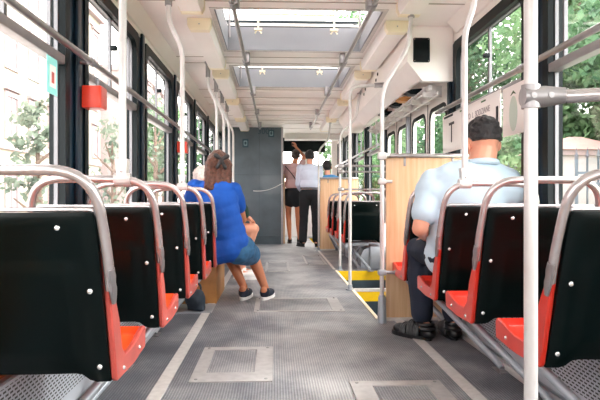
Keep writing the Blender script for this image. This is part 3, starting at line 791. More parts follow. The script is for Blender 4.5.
# red boxes
def red_box(x, y, z, label):
    e = empty('red_box', (x, y, z)); tag(e, label, 'box', 'red boxes on the left window posts')
    m = MB(); m.box(0, .095, 0, .11, 0, .112, .003); m.box(-.03, 0, .03, .08, .03, .09); m.build('case', M['redbox'], e)
    m = MB(); m.box(.095, .098, .006, .104, .005, .107, .001); m.build('side_plate', M['redl'], e)
    m = MB(); m.tube([(.065, .05, .112), (.065, .05, .145)], .009, 8); m.ell((.065, .05, .15), (.012, .012, .012), seg=10, rg=6); m.build('button', M['galv'], e)
red_box(-.98, 3.0, 1.315, 'red metal box on the first dark window post at the left')
red_box(-.98, 5.88, 1.315, 'small looking red box farther down the left wall behind a pole')

# window sticker
e = empty('window_sticker', (-1.0, 2.72, 1.33)); tag(e, 'cyan and white sticker on the first left window pane', 'sticker')
e.location = (XL + .02, 2.60, 1.32)
m = MB(); m.box(0, .002, 0, .12, 0, .165); m.build('backing', M['cyan'], e, False)
m = MB(); m.box(.002, .003, .03, .10, .03, .13); m.build('label_field', M['paper'], e, False)
m = MB(); m.box(.003, .0035, .05, .08, .05, .10); m.build('figure', M['redl'], e, False)

# route panel over the right windows, plus narrow board
e = empty('route_board', (XR - .04, 3.45, 1.215)); tag(e, 'white route board with grey lettering and big T on the right', 'sign')
m = MB(); m.box(-.008, .0, 0, 1.20, 0, .295, .003); m.build('board', M['cream'], e)
m = MB(); m.box(-.011, -.008, .03, .06, .04, .20); m.build('edge_strip', M['rubber'], e, False)
m = MB(); m.box(-.010, -.008, .93, 1.16, .270, .286); m.build('dark_strip', M['rubber'], e, False)
m = MB(); m.box(-.010, -.008, .66, .76, .27, .28); m.box(-.010, -.008, .24, .32, .265, .275); m.build('small_print', M['leafC'], e, False)
def rtext(s, size, y, z, mt):
    mx = Matrix.Translation((-.0095, y, z)) @ Matrix(((0, 0, -1, 0), (-1, 0, 0, 0), (0, 1, 0, 0), (0, 0, 0, 1)))
    text_mesh('lettering', s, size, M[mt], e, mx, .0008)
rtext('T', .225, 1.03, .07, 'inkd')
rtext('NITKO  L  SODZIANE', .056, .70, .190, 'ink')
rtext('ZOREK     SKON', .052, .68, .12, 'ink')
rtext('NIA   KODZIEN', .052, .54, .05, 'ink')
e = empty('notice_board', (XR - .04, 3.09, 1.215)); tag(e, 'narrow pale board with an oval mark beside the route board', 'sign')
m = MB(); m.box(-.01, 0, 0, .32, 0, .285, .006); m.build('board', M['cream'], e)
m = MB(); m.prism([(.16 + .055 * math.cos(t * .314), .12 + .10 * math.sin(t * .314)) for t in range(20)], 'x', -.012, -.010); m.build('oval_mark', mat('pale_green_film', (196, 212, 200), .3), e, False)
m = MB(); m.prism([(.12, .225), (.16, .25), (.20, .225), (.16, .235)], 'x', -.012, -.010); m.build('green_mark', M['leafC'], e, False)

# wooden equipment box and bag below the left seats
e = empty('wooden_box', (-.63, 4.76, 0)); tag(e, 'amber plywood box on the floor beneath the last left seat', 'box')
m = MB(); m.box(-.34, .155, 0, .75, 0, .30, .004); m.build('case', M['wood_dk'], e)
m = MB(); m.box(-.34, .16, -.01, .76, .30, .325, .004); m.build('lid', M['galv'], e)
bg = MB(); bg.ell((0, 0, .075), (.08, .10, .075)); bg.ell((.02, -.03, .11), (.05, .05, .05)); bg.box(-.06, .06, -.07, .07, 0.0, .05)
bg = blob(bg, 'bag', M['bag'], None, .012, 3, .02, 9); bg.location = (-.60, 4.45, .012); tag(bg, 'dark slate cloth bag on the floor under the left seats', 'bag')
st = MB(); st.tube(fillet([(-.04, 0, .12), (-.035, 0, .20), (.035, 0, .20), (.04, 0, .12)], .04), .008, 8); st.build('strap', M['bag'], bg)
ch = MB()
pts = [(-.40 + .53 * t / 20, 10.93, 1.0 - .07 * (t / 20) * -2 - .12 * math.sin(math.pi * t / 20) * .4) for t in range(21)]
pts = [(pts[0][0], 10.996, pts[0][2] + .01)] + pts + [(pts[-1][0] + .02, 10.985, pts[-1][2])]
ch.tube(pts, .007, 6); tag(ch.build('chain', M['wire']), 'thin pale chain stretched in front of the grey partition', 'chain')
# ---------------------------------------------------------------- people
def V(*a): return Vector(a)
def hand(mb, wrist, direction, palmn, side, curl=.5, sc=1.0):
    """five fingers curled toward palmn; side=+1/-1 picks where the thumb leaves"""
    d = Vector(direction).normalized(); n = Vector(palmn); n = (n - d * n.dot(d)).normalized(); lat = d.cross(n) * side
    w = Vector(wrist); pc = w + d * .045 * sc
    mb.ell(pc, (.040 * sc, .048 * sc, .018 * sc), Matrix((lat, d, n)).transposed())
    mb.cap(w, pc, .027 * sc, .03 * sc)
    for k, (L, off) in enumerate(((.070, .030), (.080, .011), (.074, -.009), (.058, -.027))):
        p = w + d * (.082 - .006 * abs(k - 1)) * sc + lat * off * sc; a = 0; q = p
        for j, fr in enumerate((.45, .3, .25)):
            a += curl * (.75 + .2 * j); r = (.0095 - .0008 * j) * sc
            q2 = q + (d * math.cos(a) + n * math.sin(a)) * L * fr * sc
            mb.cap(q, q2, r, r * .93, 10); q = q2
    t0 = w + d * .022 * sc + lat * .032 * sc; t1 = t0 + (d * .6 + lat * .75 + n * .3).normalized() * .038 * sc; t2 = t1 + (d * .9 + lat * .15 + n * .5).normalized() * .03 * sc
    mb.cap(t0, t1, .013 * sc, .011 * sc, 10); mb.cap(t1, t2, .011 * sc, .009 * sc, 10)

def head(mb, c, face, up, sc=1.0):
    """skull, jaw, nose, brow, ears. returns frame"""
    f = Vector(face).normalized(); u = Vector(up); u = (u - f * u.dot(f)).normalized(); l = u.cross(f)
    c = Vector(c); rot = Matrix((l, f, u)).transposed()
    P = lambda x, y, z: c + (l * x + f * y + u * z) * sc
    mb.ell(P(0, -.008, .03), (.074 * sc, .094 * sc, .088 * sc), rot, 28, 20)
    mb.ell(P(0, .022, -.040), (.056 * sc, .066 * sc, .066 * sc), rot)
    mb.ell(P(0, .052, -.085), (.028 * sc, .026 * sc, .022 * sc), rot)
    mb.cap(P(0, .082, .012), P(0, .104, -.022), .009 * sc, .014 * sc)
    mb.cap(P(-.03, .078, .03), P(.03, .078, .03), .012 * sc, .012 * sc)
    for s in (-1, 1):
        mb.ell(P(s * .078, -.005, -.005), (.010 * sc, .022 * sc, .033 * sc), Matrix((l, f, u)).transposed() @ Matrix.Rotation(s * .35, 3, 'Z'), 14, 10)
        mb.ell(P(s * .036, .068, -.02), (.024 * sc, .018 * sc, .02 * sc), rot)
    return P, rot

def face_parts(body, P, rot, sc, skin):
    for s in (-1, 1):
        m = MB(); m.ell(P(s * .030, .078, .002), (.012 * sc, .010 * sc, .0085 * sc), rot, 12, 8); ey = m.build('eye', M['eye'], body)
        m = MB(); m.ell(P(s * .030, .0865, .002), (.005 * sc, .003 * sc, .005 * sc), rot, 10, 6); m.build('iris', M['hairD'], ey)
        m = MB(); m.cap(P(s * .016, .088, .022), P(s * .046, .082, .023), .0035 * sc, .0025 * sc, 6); m.build('eyebrow', M['hairD'], body)
    m = MB(); m.ell(P(0, .083, -.052), (.023 * sc, .008 * sc, .007 * sc), rot, 14, 8); m.build('mouth', M['lip'], body)

def torso(mb, pel, waist, chest, neck, fwd, wd, g=0, sc=1.0):
    """wd: half width at shoulders; g: extra thickness"""
    pel, waist, chest, neck, f = map(Vector, (pel, waist, chest, neck, fwd)); f.normalize()
    def lay(c, up, rx, ry, rz):
        u = Vector(up).normalized(); ff = (f - u * f.dot(u)).normalized(); l = u.cross(ff)
        mb.ell(c, (rx + g, ry + g, rz + g), Matrix((l, ff, u)).transposed(), 24, 16)
    up = (chest - pel).normalized()
    lay(pel, up, wd * .86, .115 * sc, .12 * sc)
    lay(pel.lerp(waist, .5), up, wd * .80, .108 * sc, .12 * sc)
    lay(waist, up, wd * .74, .10 * sc, .13 * sc)
    lay(waist.lerp(chest, .5), up, wd * .80, .108 * sc, .13 * sc)
    lay(chest, up, wd * .86, .115 * sc, .14 * sc)
    lay(chest + up * .09, up, wd * .84, .095 * sc, .09 * sc)

def arm(mb, sh, el, wr, g=0, k=1.0, upto=1.0):
    sh, el, wr = map(Vector, (sh, el, wr)); mb.ell(sh, ((.058 * k + g),) * 3)
    if upto <= 1: mb.cap(sh, sh.lerp(el, upto), .054 * k + g, (.054 + (.041 - .054) * upto) * k + g)
    else:
        mb.cap(sh, el, .054 * k + g, .042 * k + g); mb.cap(el, el.lerp(wr, upto - 1), .042 * k + g, (.042 + (.026 - .042) * (upto - 1)) * k + g)
def leg(mb, hip, kn, an, toe, g=0, k=1.0, upto=2.0, foot=True):
    hip, kn, an, toe = map(Vector, (hip, kn, an, toe))
    if upto <= 1: mb.cap(hip, hip.lerp(kn, upto), .088 * k + g, (.088 - .028 * upto) * k + g)
    else:
        mb.cap(hip, kn, .088 * k + g, .059 * k + g)
        t = upto - 1; mid = kn.lerp(an, .32)
        back = Vector((0, 0, 0))
        mb.cap(kn, mid, .054 * k + g, .056 * k + g)
        if t > .32: mb.cap(mid, kn.lerp(an, t), .056 * k + g, (.056 - .022 * (t - .32) / .68) * k + g)
    if foot and upto >= 2:
        mb.cap(an, an + V(0, 0, -.025), .036 * k, .036 * k); mb.cap(an + V(0, 0, -.035) - (toe - an).normalized() * .03, toe, .033 * k, .026 * k)
        mb.ell(toe, (.038 * k, .038 * k, .022 * k))

def shoe(parent, an, toe, m1, m2=None, sandal=False):
    an, toe = Vector(an), Vector(toe); d = (toe - an); d.z = 0; d.normalize(); l = V(0, 0, 1).cross(d)
    rot = Matrix((l, d, V(0, 0, 1))).transposed(); mid = an.lerp(toe, .5); zf = toe.z - .03
    L = (toe - an).length
    m = MB()
    if sandal:
        for t, h in ((.15, .065), (.45, .075), (.8, .05)):
            p = an.lerp(toe, t); p.z = zf
            arc = [p + l * (.045 * math.cos(R(a))) + V(0, 0, 1) * (h * 1.02 * math.sin(R(a)) + .012) for a in range(0, 181, 15)]
            for w in (-.014, 0, .014): m.tube([q + d * w for q in arc], .010, 8)
        c = an - d * .02; c.z = zf
        m.tube([c + l * .045 * math.cos(R(a)) - d * .05 * math.sin(R(a)) + V(0, 0, .06) for a in range(0, 181, 20)], .016, 8)
        m.tube([c + l * .045 * math.cos(R(a)) + d * .045 * math.sin(R(a)) + V(0, 0, .085) for a in range(0, 361, 20)], .012, 8)
        m.ell(toe + d * .02 + V(0, 0, -.002), (.045, .045, .032), rot)
        m.ell(c + V(0, 0, .03) - d * .02, (.043, .05, .035), rot)
    else:
        c = V(mid.x, mid.y, zf + .030); m.ell(c + d * .01, (.046, L * .5 + .06, .036), rot, 24, 14)
        c = V(an.x, an.y, zf + .05); m.ell(c, (.042, .055, .055), rot)
    up = m.build('shoe', M[m1], parent) if sandal else blob(m, 'shoe', M[m1], parent, .006, 3)
    m = MB(); poly = []
    c = V(mid.x, mid.y, 0) + d * .01
    for k in range(28):
        a = 2 * math.pi * k / 28; x = math.cos(a) * (.046 + .006 * math.sin(a)); y = math.sin(a) * (L * .5 + .068)
        p = c + l * x + d * y; poly.append((p.x, p.y))
    m.prism(poly, 'z', zf - .012, zf + .012); m.build('sole', M[m2 or m1], up, False)

def hair_cap(parent, P, rot, sc, m, low=-.02, back=0, long=None, disp=.006, top=.012, vox=.006):
    """skull cap of hair leaving the face free; long = list of extra strands"""
    mb = MB(); mb.ell(P(0, -.014, .034 + top), (.082 * sc, .098 * sc, .088 * sc), rot, 28, 20)
    mb.ell(P(0, -.045, .012 + back), (.076 * sc, .066 * sc, .075 * sc), rot, 24, 16)
    if long:
        for a, b, ra, rb in long: mb.cap(P(*a), P(*b), ra * sc, rb * sc)
    o = blob(mb, 'hair', M[m], parent, vox, 2, disp, 45)
    # trim away what would cover the face
    c = P(0, 0, 0); f = (P(0, 1, 0) - c).normalized(); u = (P(0, 0, 1) - c).normalized()
    bm = bmesh.new(); bm.from_mesh(o.data)
    for v in bm.verts:
        q = v.co - c; y, z = q.dot(f) / sc, q.dot(u) / sc
        if y > .035 and z < .07: v.co -= f * (y - .035) * sc * min(1, (.07 - z) / .03)
        if low is not None and z < low and y > -.2: v.co += u * (low - z) * sc * .9
    bm.to_mesh(o.data); bm.free(); return o

def body_obj(mb, skin, label, loc=(0, 0, 0)):
    o = blob(mb, 'person', M[skin], None, .0055, 3); tag(o, label, 'person'); return o

# --- man in the pale blue shirt, near right (seen from behind, seated)
m = MB(); sc = 1.12
pel, wai, che, nk = (1.05, 3.20, .53), (1.055, 3.19, .68), (1.07, 3.17, .86), (1.135, 3.17, 1.055)
hc = V(1.155, 3.20, 1.155)
shL, shR = V(.87, 3.19, .95), V(1.285, 3.16, .95); elL, elR = V(.785, 3.13, .69), V(1.30, 3.2, .70); wrL, wrR = V(.90, 3.42, .62), V(1.20, 3.42, .63)
torso(m, pel, wai, che, nk, (0, 1, 0), .245, 0, 1.15)
m.cap(V(*nk) - V(0.01, 0, .06), hc + V(0, -.03, -.04), .080, .070)
P, rot = head(m, hc, (-.10, 1, -.12), (0, .1, 1), sc)
arm(m, shL, elL, wrL, 0, 1.05, 2); arm(m, shR, elR, wrR, 0, 1.05, 2)
hand(m, wrL, (.35, .9, -.25), (0, 0, -1), 1, .3); hand(m, wrR, (-.35, .9, -.25), (0, 0, -1), -1, .3)
hpL, hpR = V(.96, 3.22, .53), V(1.15, 3.22, .53); knL, knR = V(.875, 3.545, .545), V(1.11, 3.55, .53); anL, anR = V(.895, 3.50, .105), V(1.085, 3.52, .105); toL, toR = V(.80, 3.62, .042), V(1.085, 3.68, .042)
leg(m, hpL, knL, anL, toL, 0, .95); leg(m, hpR, knR, anR, toR, 0, .95)
man = body_obj(m, 'skinL', 'seated man in pale blue short-sleeved shirt seen from behind on right')
face_parts(man, P, rot, sc, 'skinL')
hair_cap(man, P, rot, sc, 'hairK', low=.008, disp=.010, top=.018)
m = MB(); torso(m, pel, wai, che, nk, (0, 1, 0), .245, .016, 1.15)
for a, b in ((shL, nk), (shR, nk)): m.cap(a + V(0, 0, .0), V(*b) + V(0, -.01, -.05), .068, .078); m.cap(a + V(0, 0, -.06), V(*b) + V(0, -.01, -.14), .10, .12)
m.cap(shL, shL.lerp(elL, .68), .072, .074); m.cap(shR, shR.lerp(elR, .68), .072, .074)
m.cap(wai, (1.0, 3.2, .62), .16, .16); m.cap((1.0, 3.18, .58), (1.12, 3.18, .58), .15, .15)
sh = blob(m, 'shirt', M['ltblue'], man, .009, 14, .006, 9)
m = MB(); m.tube([V(*nk) + V(-.005 + .084 * math.cos(R(a)), -.012 + .082 * math.sin(R(a)), -.012 + .012 * math.sin(R(a)) * -1) for a in range(0, 361, 20)], .017, 10); m.build('collar', M['ltblue'], sh)
m = MB(); m.ell(pel, (.225, .15, .12)); leg(m, hpL, knL, anL, toL, .014, .95, 1.86, False); leg(m, hpR, knR, anR, toR, .014, .95, 1.86, False)
m.cap(knL.lerp(anL, .3), knL.lerp(anL, .88), .072, .068); m.cap(knR.lerp(anR, .3), knR.lerp(anR, .88), .072, .068)
blob(m, 'trousers', M['navy'], man, .009, 3, .007, 10)
shoe(man, anL, toL, 'shoeK', sandal=True); shoe(man, anR, toR, 'shoeK', sandal=True)

# --- woman in the blue top (seated on the aisle side, seen from behind)
m = MB(); sc = 1.0
pel, wai, che, nk = (-.37, 4.66, .50), (-.40, 4.64, .66), (-.455, 4.63, .83), (-.475, 4.64, .97)
hc = V(-.46, 4.68, 1.10)
shL, shR = V(-.635, 4.62, .945), V(-.325, 4.66, .925); elL, elR = V(-.70, 4.80, .73), V(-.27, 4.84, .68); wrL, wrR = V(-.54, 4.98, .60), V(-.42, 4.98, .58)
torso(m, pel, wai, che, nk, (.12, 1, 0), .19, 0, .98)
m.cap(V(*nk) - V(0, 0, .05), hc + V(0, -.02, -.04), .052, .05)
P, rot = head(m, hc, (-.30, 1, -.15), (.05, .1, 1), sc)
arm(m, shL, elL, wrL, 0, .88, 2); arm(m, shR, elR, wrR, 0, .88, 2)
hand(m, wrL, (.6, .7, -.2), (0, 0, -1), 1, .4, .9); hand(m, wrR, (-.6, .7, -.2), (0, 0, -1), -1, .4, .9)
hpL, hpR = V(-.46, 4.68, .48), V(-.30, 4.68, .47); knL, knR = V(-.43, 5.02, .44), V(-.21, 5.02, .40); anL, anR = V(-.265, 4.93, .115), V(-.085, 4.93, .105); toL, toR = V(-.235, 5.09, .045), V(-.045, 5.07, .045)
leg(m, hpL, knL, anL, toL, 0, .93); leg(m, hpR, knR, anR, toR, 0, .93)
wom = body_obj(m, 'skinT', 'seated woman in royal blue top and denim shorts leaning into aisle')
face_parts(wom, P, rot, sc, 'skinT')
long = [((x, -.075, .02), (x * 1.35 + .01, -.105, -.20 + abs(x) * .3), .040, .022) for x in (-.06, -.035, 0, .035, .062)] + [((s * .078, -.02, .02), (s * .088, -.035, -.15), .026, .018) for s in (-1, 1)]
h = hair_cap(wom, P, rot, sc * 1.08, 'hairB', low=None, long=long, disp=.007, top=.010)
m = MB()
c = P(.0, -.155, .035)
for s in (-1, 1): m.cap(c, P(s * .045, -.15, .065), .012, .02); m.cap(c, P(s * .03, -.165, -.03), .012, .016)
m.ell(c, (.018, .016, .02)); blob(m, 'hair_bow', M['hairK'], h, .005, 2)
m = MB(); torso(m, pel, wai, che, nk, (.12, 1, 0), .18, .012, .98)
for a in (shL, shR): m.cap(a, V(*nk) + V(0, 0, -.04), .052, .060)
m.cap(shL, shL.lerp(elL, .55), .062, .064); m.cap(shR, shR.lerp(elR, .55), .062, .064)
m.cap((-.46, 4.66, .45), (-.36, 4.65, .47), .125, .125)
blob(m, 'blue_top', M['blue'], wom, .009, 4, .006, 11)
m = MB(); m.cap((-.43, 4.70, .47), (-.28, 4.72, .45), .118, .125); m.cap(hpL, hpL.lerp(knL, .78), .10, .085); m.cap(hpR + V(.0, 0, -.03), hpR.lerp(knR, .85) + V(.01, -.03, -.03), .115, .095)
blob(m, 'denim_shorts', M['denim'], wom, .009, 3, .005, 14)
shoe(wom, anL, toL, 'shoe', 'sole'); shoe(wom, anR, toR, 'shoe', 'sole')

# --- white-haired person sitting sideways beyond her
m = MB(); sc = 1.0
pel, wai, che, nk = (-.68, 6.25, .52), (-.64, 6.24, .66), (-.60, 6.22, .80), (-.68, 6.2, .93)
hc = V(-.735, 6.1, 1.06)
shL, shR = V(-.56, 6.36, .88), V(-.54, 6.03, .88); elL, elR = V(-.38, 6.36, .72), V(-.34, 6.05, .74); wrL, wrR = V(-.33, 6.28, .66), V(-.30, 6.10, .66)
torso(m, pel, wai, che, nk, (1, 0, 0), .19, 0, 1)
m.cap(V(*nk) - V(0, 0, .05), hc + V(-.01, 0, -.04), .052, .05)
P, rot = head(m, hc, (1, .3, -.15), (0, 0, 1), sc)
arm(m, shL, elL, wrL, 0, .9, 2); arm(m, shR, elR, wrR, 0, .9, 2); hand(m, wrL, (.8, -.3, -.4), (0, 0, -1), 1, .5, .9); hand(m, wrR, (.8, .3, -.4), (0, 0, -1), -1, .5, .9)
hpL, hpR = V(-.62, 6.33, .52), V(-.60, 6.14, .52); knL, knR = V(-.24, 6.34, .53), V(-.22, 6.10, .54); anL, anR = V(-.36, 6.40, .10), V(-.38, 6.22, .10); toL, toR = V(-.22, 6.42, .042), V(-.24, 6.20, .042)
leg(m, hpL, knL, anL, toL, 0, .95); leg(m, hpR, knR, anR, toR, 0, .95)
old = body_obj(m, 'skinL', 'white-haired person in dark green top with bare knees beyond the woman')
face_parts(old, P, rot, sc, 'skinL')
hair_cap(old, P, rot, sc * 1.12, 'hairW', low=-.06, disp=.010, top=.004)
m = MB(); torso(m, pel, wai, che, nk, (1, 0, 0), .19, .014, 1)
for a in (shL, shR): m.cap(a, V(*nk) + V(0, 0, -.05), .055, .065)
arm(m, shL, elL, wrL, .018, 1.0, 1.5); arm(m, shR, elR, wrR, .022, 1.05, 1.5)
blob(m, 'green_top', M['green_cloth'], old, .01, 3, .006, 12)
m = MB(); m.ell(pel, (.14, .2, .12)); leg(m, hpL, knL, anL, toL, .014, .95, .6, False); leg(m, hpR, knR, anR, toR, .014, .95, .6, False); blob(m, 'shorts', M['blk_cloth'], old, .01, 3)
shoe(old, anL, toL, 'sole', 'sole'); shoe(old, anR, toR, 'sole', 'sole')

# --- standing woman in pink
m = MB(); sc = 1.0; x0, y0 = .345, 11.22
pel, wai, che, nk = (x0, y0, .97), (x0, y0, 1.13), (x0, y0, 1.36), (x0 + .02, y0, 1.54)
hc = V(x0 + .055, y0 + .02, 1.675)
shL, shR = V(x0 - .165, y0, 1.48), V(x0 + .165, y0, 1.49); elL, wrL = V(x0 - .20, y0 + .03, 1.15), V(x0 - .13, y0 + .15, .95); elR, wrR = V(x0 + .22, y0 + .12, 1.68), V(x0 + .06, y0 + .12, 1.86)
torso(m, pel, wai, che, nk, (0, 1, 0), .175, 0, .92); m.cap(V(*nk) - V(0, 0, .05), hc + V(0, -.02, -.04), .05, .048)
P, rot = head(m, hc, (.1, 1, -.05), (0, 0, 1), sc)
arm(m, shL, elL, wrL, 0, .85, 2); arm(m, shR, elR, wrR, 0, .85, 2); hand(m, wrL, (.1, .3, -.9), (1, 0, 0), 1, .4, .9); hand(m, wrR, (-.3, 0, .9), (-.5, .5, 0), 1, .7, .9)
hpL, hpR = V(x0 - .09, y0, .95), V(x0 + .09, y0, .95); knL, knR = V(x0 - .085, y0 + .02, .50), V(x0 + .10, y0 + .03, .50); anL, anR = V(x0 - .06, y0 - .02, .10), V(x0 + .12, y0 + .05, .10); toL, toR = V(x0 - .06, y0 + .12, .042), V(x0 + .13, y0 + .19, .042)
leg(m, hpL, knL, anL, toL, 0, .88); leg(m, hpR, knR, anR, toR, 0, .88)
w2 = body_obj(m, 'skinT', 'standing woman in dusty pink top and short black skirt, arm raised')
face_parts(w2, P, rot, sc, 'skinT')
hair_cap(w2, P, rot, sc, 'hairD', low=-.06, long=[((0, -.08, .06), (0, -.11, .04), .055, .045)], disp=.008)
m = MB(); torso(m, wai, V(*wai) + V(0, 0, .08), che, nk, (0, 1, 0), .175, .014, .92)
for a in (shL, shR): m.cap(a, V(*nk) + V(0, 0, -.05), .05, .055)
m.cap(shL, shL.lerp(elL, .5), .058, .062); m.cap(shR, shR.lerp(elR, .4), .058, .06); blob(m, 'pink_top', M['pink'], w2, .01, 3, .005, 12)
m = MB(); m.ell(pel, (.175, .135, .14)); m.cap((x0 - .05, y0, .92), (x0 - .06, y0, .80), .12, .115); m.cap((x0 + .05, y0, .92), (x0 + .07, y0, .80), .12, .115); blob(m, 'black_skirt', M['blk_cloth'], w2, .01, 3, .004, 12)
shoe(w2, anL, toL, 'shoeK'); shoe(w2, anR, toR, 'shoeK')
bt = MB(); bt.tube(fillet([V(x0 - .15, y0 - .06, 1.48), V(x0 + .0, y0 - .145, 1.30), V(x0 + .17, y0 - .12, 1.02), V(x0 + .2, y0 - .0, .98)], .1), .008, 8); bt.build('bag_strap', M['blk_cloth'], w2)

# --- standing man in white-blue shirt
m = MB(); sc = 1.0; x0, y0 = .625, 10.42
pel, wai, che, nk = (x0, y0, .95), (x0, y0, 1.10), (x0, y0, 1.29), (x0, y0, 1.46)
hc = V(x0 - .0, y0 + .02, 1.60)
shL, shR = V(x0 - .175, y0, 1.40), V(x0 + .175, y0, 1.39); elL, wrL = V(x0 - .21, y0 + .06, 1.12), V(x0 - .13, y0 + .25, .98); elR, wrR = V(x0 + .20, y0 + .06, 1.12), V(x0 + .10, y0 + .25, .98)
torso(m, pel, wai, che, nk, (0, 1, 0), .19, 0, .98); m.cap(V(*nk) - V(0, 0, .05), hc + V(0, -.02, -.04), .056, .054)
P, rot = head(m, hc, (.15, 1, -.05), (0, 0, 1), sc)
arm(m, shL, elL, wrL, 0, .95, 2); arm(m, shR, elR, wrR, 0, .95, 2); hand(m, wrL, (.5, .7, -.3), (0, 0, -1), 1, .5); hand(m, wrR, (-.5, .7, -.3), (0, 0, -1), -1, .5)
hpL, hpR = V(x0 - .095, y0, .93), V(x0 + .095, y0, .93); knL, knR = V(x0 - .11, y0 + .02, .50), V(x0 + .11, y0 + .02, .50); anL, anR = V(x0 - .13, y0, .10), V(x0 + .12, y0, .10); toL, toR = V(x0 - .19, y0 + .13, .042), V(x0 + .17, y0 + .14, .042)
leg(m, hpL, knL, anL, toL); leg(m, hpR, knR, anR, toR)
m2 = body_obj(m, 'skinL', 'standing man in pale blue shirt and black trousers seen from behind')
face_parts(m2, P, rot, sc, 'skinL')
hair_cap(m2, P, rot, sc, 'hairK', low=-.035, disp=.008, top=.014)
m = MB(); torso(m, wai, V(*wai) + V(0, 0, .08), che, nk, (0, 1, 0), .19, .016, .98)
for a in (shL, shR): m.cap(a, V(*nk) + V(0, 0, -.05), .055, .062)
arm(m, shL, elL, wrL, .015, .95, 1.8); arm(m, shR, elR, wrR, .015, .95, 1.8); blob(m, 'shirt', M['shirt2'], m2, .009, 3, .006, 12)
m = MB(); m.ell(pel, (.18, .13, .13)); leg(m, hpL, knL, anL, toL, .018, 1, 1.9, False); leg(m, hpR, knR, anR, toR, .018, 1, 1.9, False)
for a, b in ((knL, anL), (knR, anR)): m.cap(a.lerp(b, -.2), a.lerp(b, .95), .08, .075)
tr = blob(m, 'trousers', M['blk_cloth'], m2, .009, 3, .005, 12)
m = MB(); m.tube([(x0 + .165 * math.cos(R(a)), y0 + .118 * math.sin(R(a)), 1.045) for a in range(0, 361, 20)], .012, 6); m.build('belt', M['shoeK'], tr)
shoe(m2, anL, toL, 'shoeK'); shoe(m2, anR, toR, 'shoeK')

# --- man in the sky-blue top beyond the far partition, standing down on the step
m = MB(); sc = 1.0; x0, y0, zb = .985, 10.45, -.20
pel, wai, che, nk = (x0, y0, zb + .95), (x0, y0, zb + 1.10), (x0, y0, zb + 1.30), (x0 - .03, y0, zb + 1.48)
hc = V(x0 - .05, y0 + .02, zb + 1.62)
shL, shR = V(x0 - .18, y0, zb + 1.40), V(x0 + .18, y0, zb + 1.39); elL, wrL = V(x0 - .2, y0 + .06, zb + 1.12), V(x0 - .12, y0 + .25, zb + 1.0); elR, wrR = V(x0 + .2, y0 + .06, zb + 1.12), V(x0 + .1, y0 + .25, zb + 1.0)
torso(m, pel, wai, che, nk, (0, 1, 0), .195, 0, 1); m.cap(V(*nk) - V(0, 0, .05), hc + V(0, -.02, -.04), .056, .054)
P, rot = head(m, hc, (0, 1, -.05), (0, 0, 1), sc)
arm(m, shL, elL, wrL, 0, .95, 2); arm(m, shR, elR, wrR, 0, .95, 2); hand(m, wrL, (.5, .7, -.3), (0, 0, -1), 1, .5); hand(m, wrR, (-.5, .7, -.3), (0, 0, -1), -1, .5)
hpL, hpR = V(x0 - .095, y0, zb + .93), V(x0 + .05, y0, zb + .93); knL, knR = V(x0 - .11, y0 + .02, zb + .50), V(x0 + .0, y0 + .06, zb + .50); anL, anR = V(x0 - .12, y0, zb + .10), V(x0 + .01, y0 + .05, zb + .10); toL, toR = V(x0 - .14, y0 + .13, zb + .042), V(x0 + .0, y0 + .18, zb + .042)
leg(m, hpL, knL, anL, toL); leg(m, hpR, knR, anR, toR)
m3 = body_obj(m, 'skinL', 'dark-haired person in sky blue top behind the far wood partition')
face_parts(m3, P, rot, sc, 'skinL'); hair_cap(m3, P, rot, sc, 'hairK', low=-.055, disp=.008, top=.010)
m = MB(); torso(m, wai, V(*wai) + V(0, 0, .08), che, nk, (0, 1, 0), .195, .016, 1)
for a in (shL, shR): m.cap(a, V(*nk) + V(0, 0, -.05), .055, .062)
arm(m, shL, elL, wrL, .015, .95, .6); arm(m, shR, elR, wrR, .015, .95, .6); blob(m, 'blue_shirt', M['blue2'], m3, .01, 3, .005, 12)
m = MB(); m.ell(pel, (.18, .13, .13)); leg(m, hpL, knL, anL, toL, .016, 1, 1.9, False); leg(m, hpR, knR, anR, toR, .016, 1, 1.9, False); blob(m, 'trousers', M['blk_cloth'], m3, .012, 3)
shoe(m3, anL, toL, 'shoeK'); shoe(m3, anR, toR, 'shoeK')

# ---------------------------------------------------------------- outside
ZG = -.65
g = MB(); g.box(-60, 60, -40, 140, ZG - .1, ZG); structure(g.build('ground', M['asphalt'], smooth=False))
g = MB(); g.box(3.2, 60, -20, 120, ZG, ZG + .06); tag(g.build('grass_verge', M['grass'], smooth=False), 'green verge outside the right windows', 'grass', kind='stuff')
# facades on the left
def building(x, y0, y1, h, m, nwin, label, nfl=4):
    e = empty('building', (x, y0, ZG)); tag(e, label, 'building', 'pale street buildings outside the left windows')
    L = y1 - y0; b = MB(); b.box(-10, 0, 0, L, 0, h); b.build('facade', M[m], e, False)
    b = MB(); b.box(-10, .35, -.1, L + .1, h - .5, h, .03)
    b.box(0, .12, 0, L, 3.9, 4.15, .02); b.box(0, .15, 0, L, h - 1.2, h - 1.0, .02)
    b.build('cornice', M['moulding'], e, False)
    fh = (h - 1.4) / nfl
    for fl in range(nfl):
        for k in range(nwin):
            cy = (k + .5) * L / nwin; z = .9 + fl * fh
            if fl: z += .3
            w = MB(); w.ring([(cy - .75, z - .15), (cy + .75, z - .15), (cy + .75, z + 2.15), (cy - .75, z + 2.15)], [(cy - .55, z), (cy + .55, z), (cy + .55, z + 1.9), (cy - .55, z + 1.9)], 'x', 0, .09)
            w.box(.02, .05, cy - .03, cy + .03, z, z + 1.9); w.box(.02, .05, cy - .55, cy + .55, z + 1.25, z + 1.31)
            w.box(0, .22, cy - .85, cy + .85, z + 2.2, z + 2.34)
            fr = w.build('window', M['moulding'], e, False)
            w = MB(); w.box(0, .02, cy - .55, cy + .55, z, z + 1.9); w.build('pane', M['winglass'], fr, False)
building(-13, -6, 14, 14.5, 'fac1', 7, 'pale pink town house nearest outside the left windows')
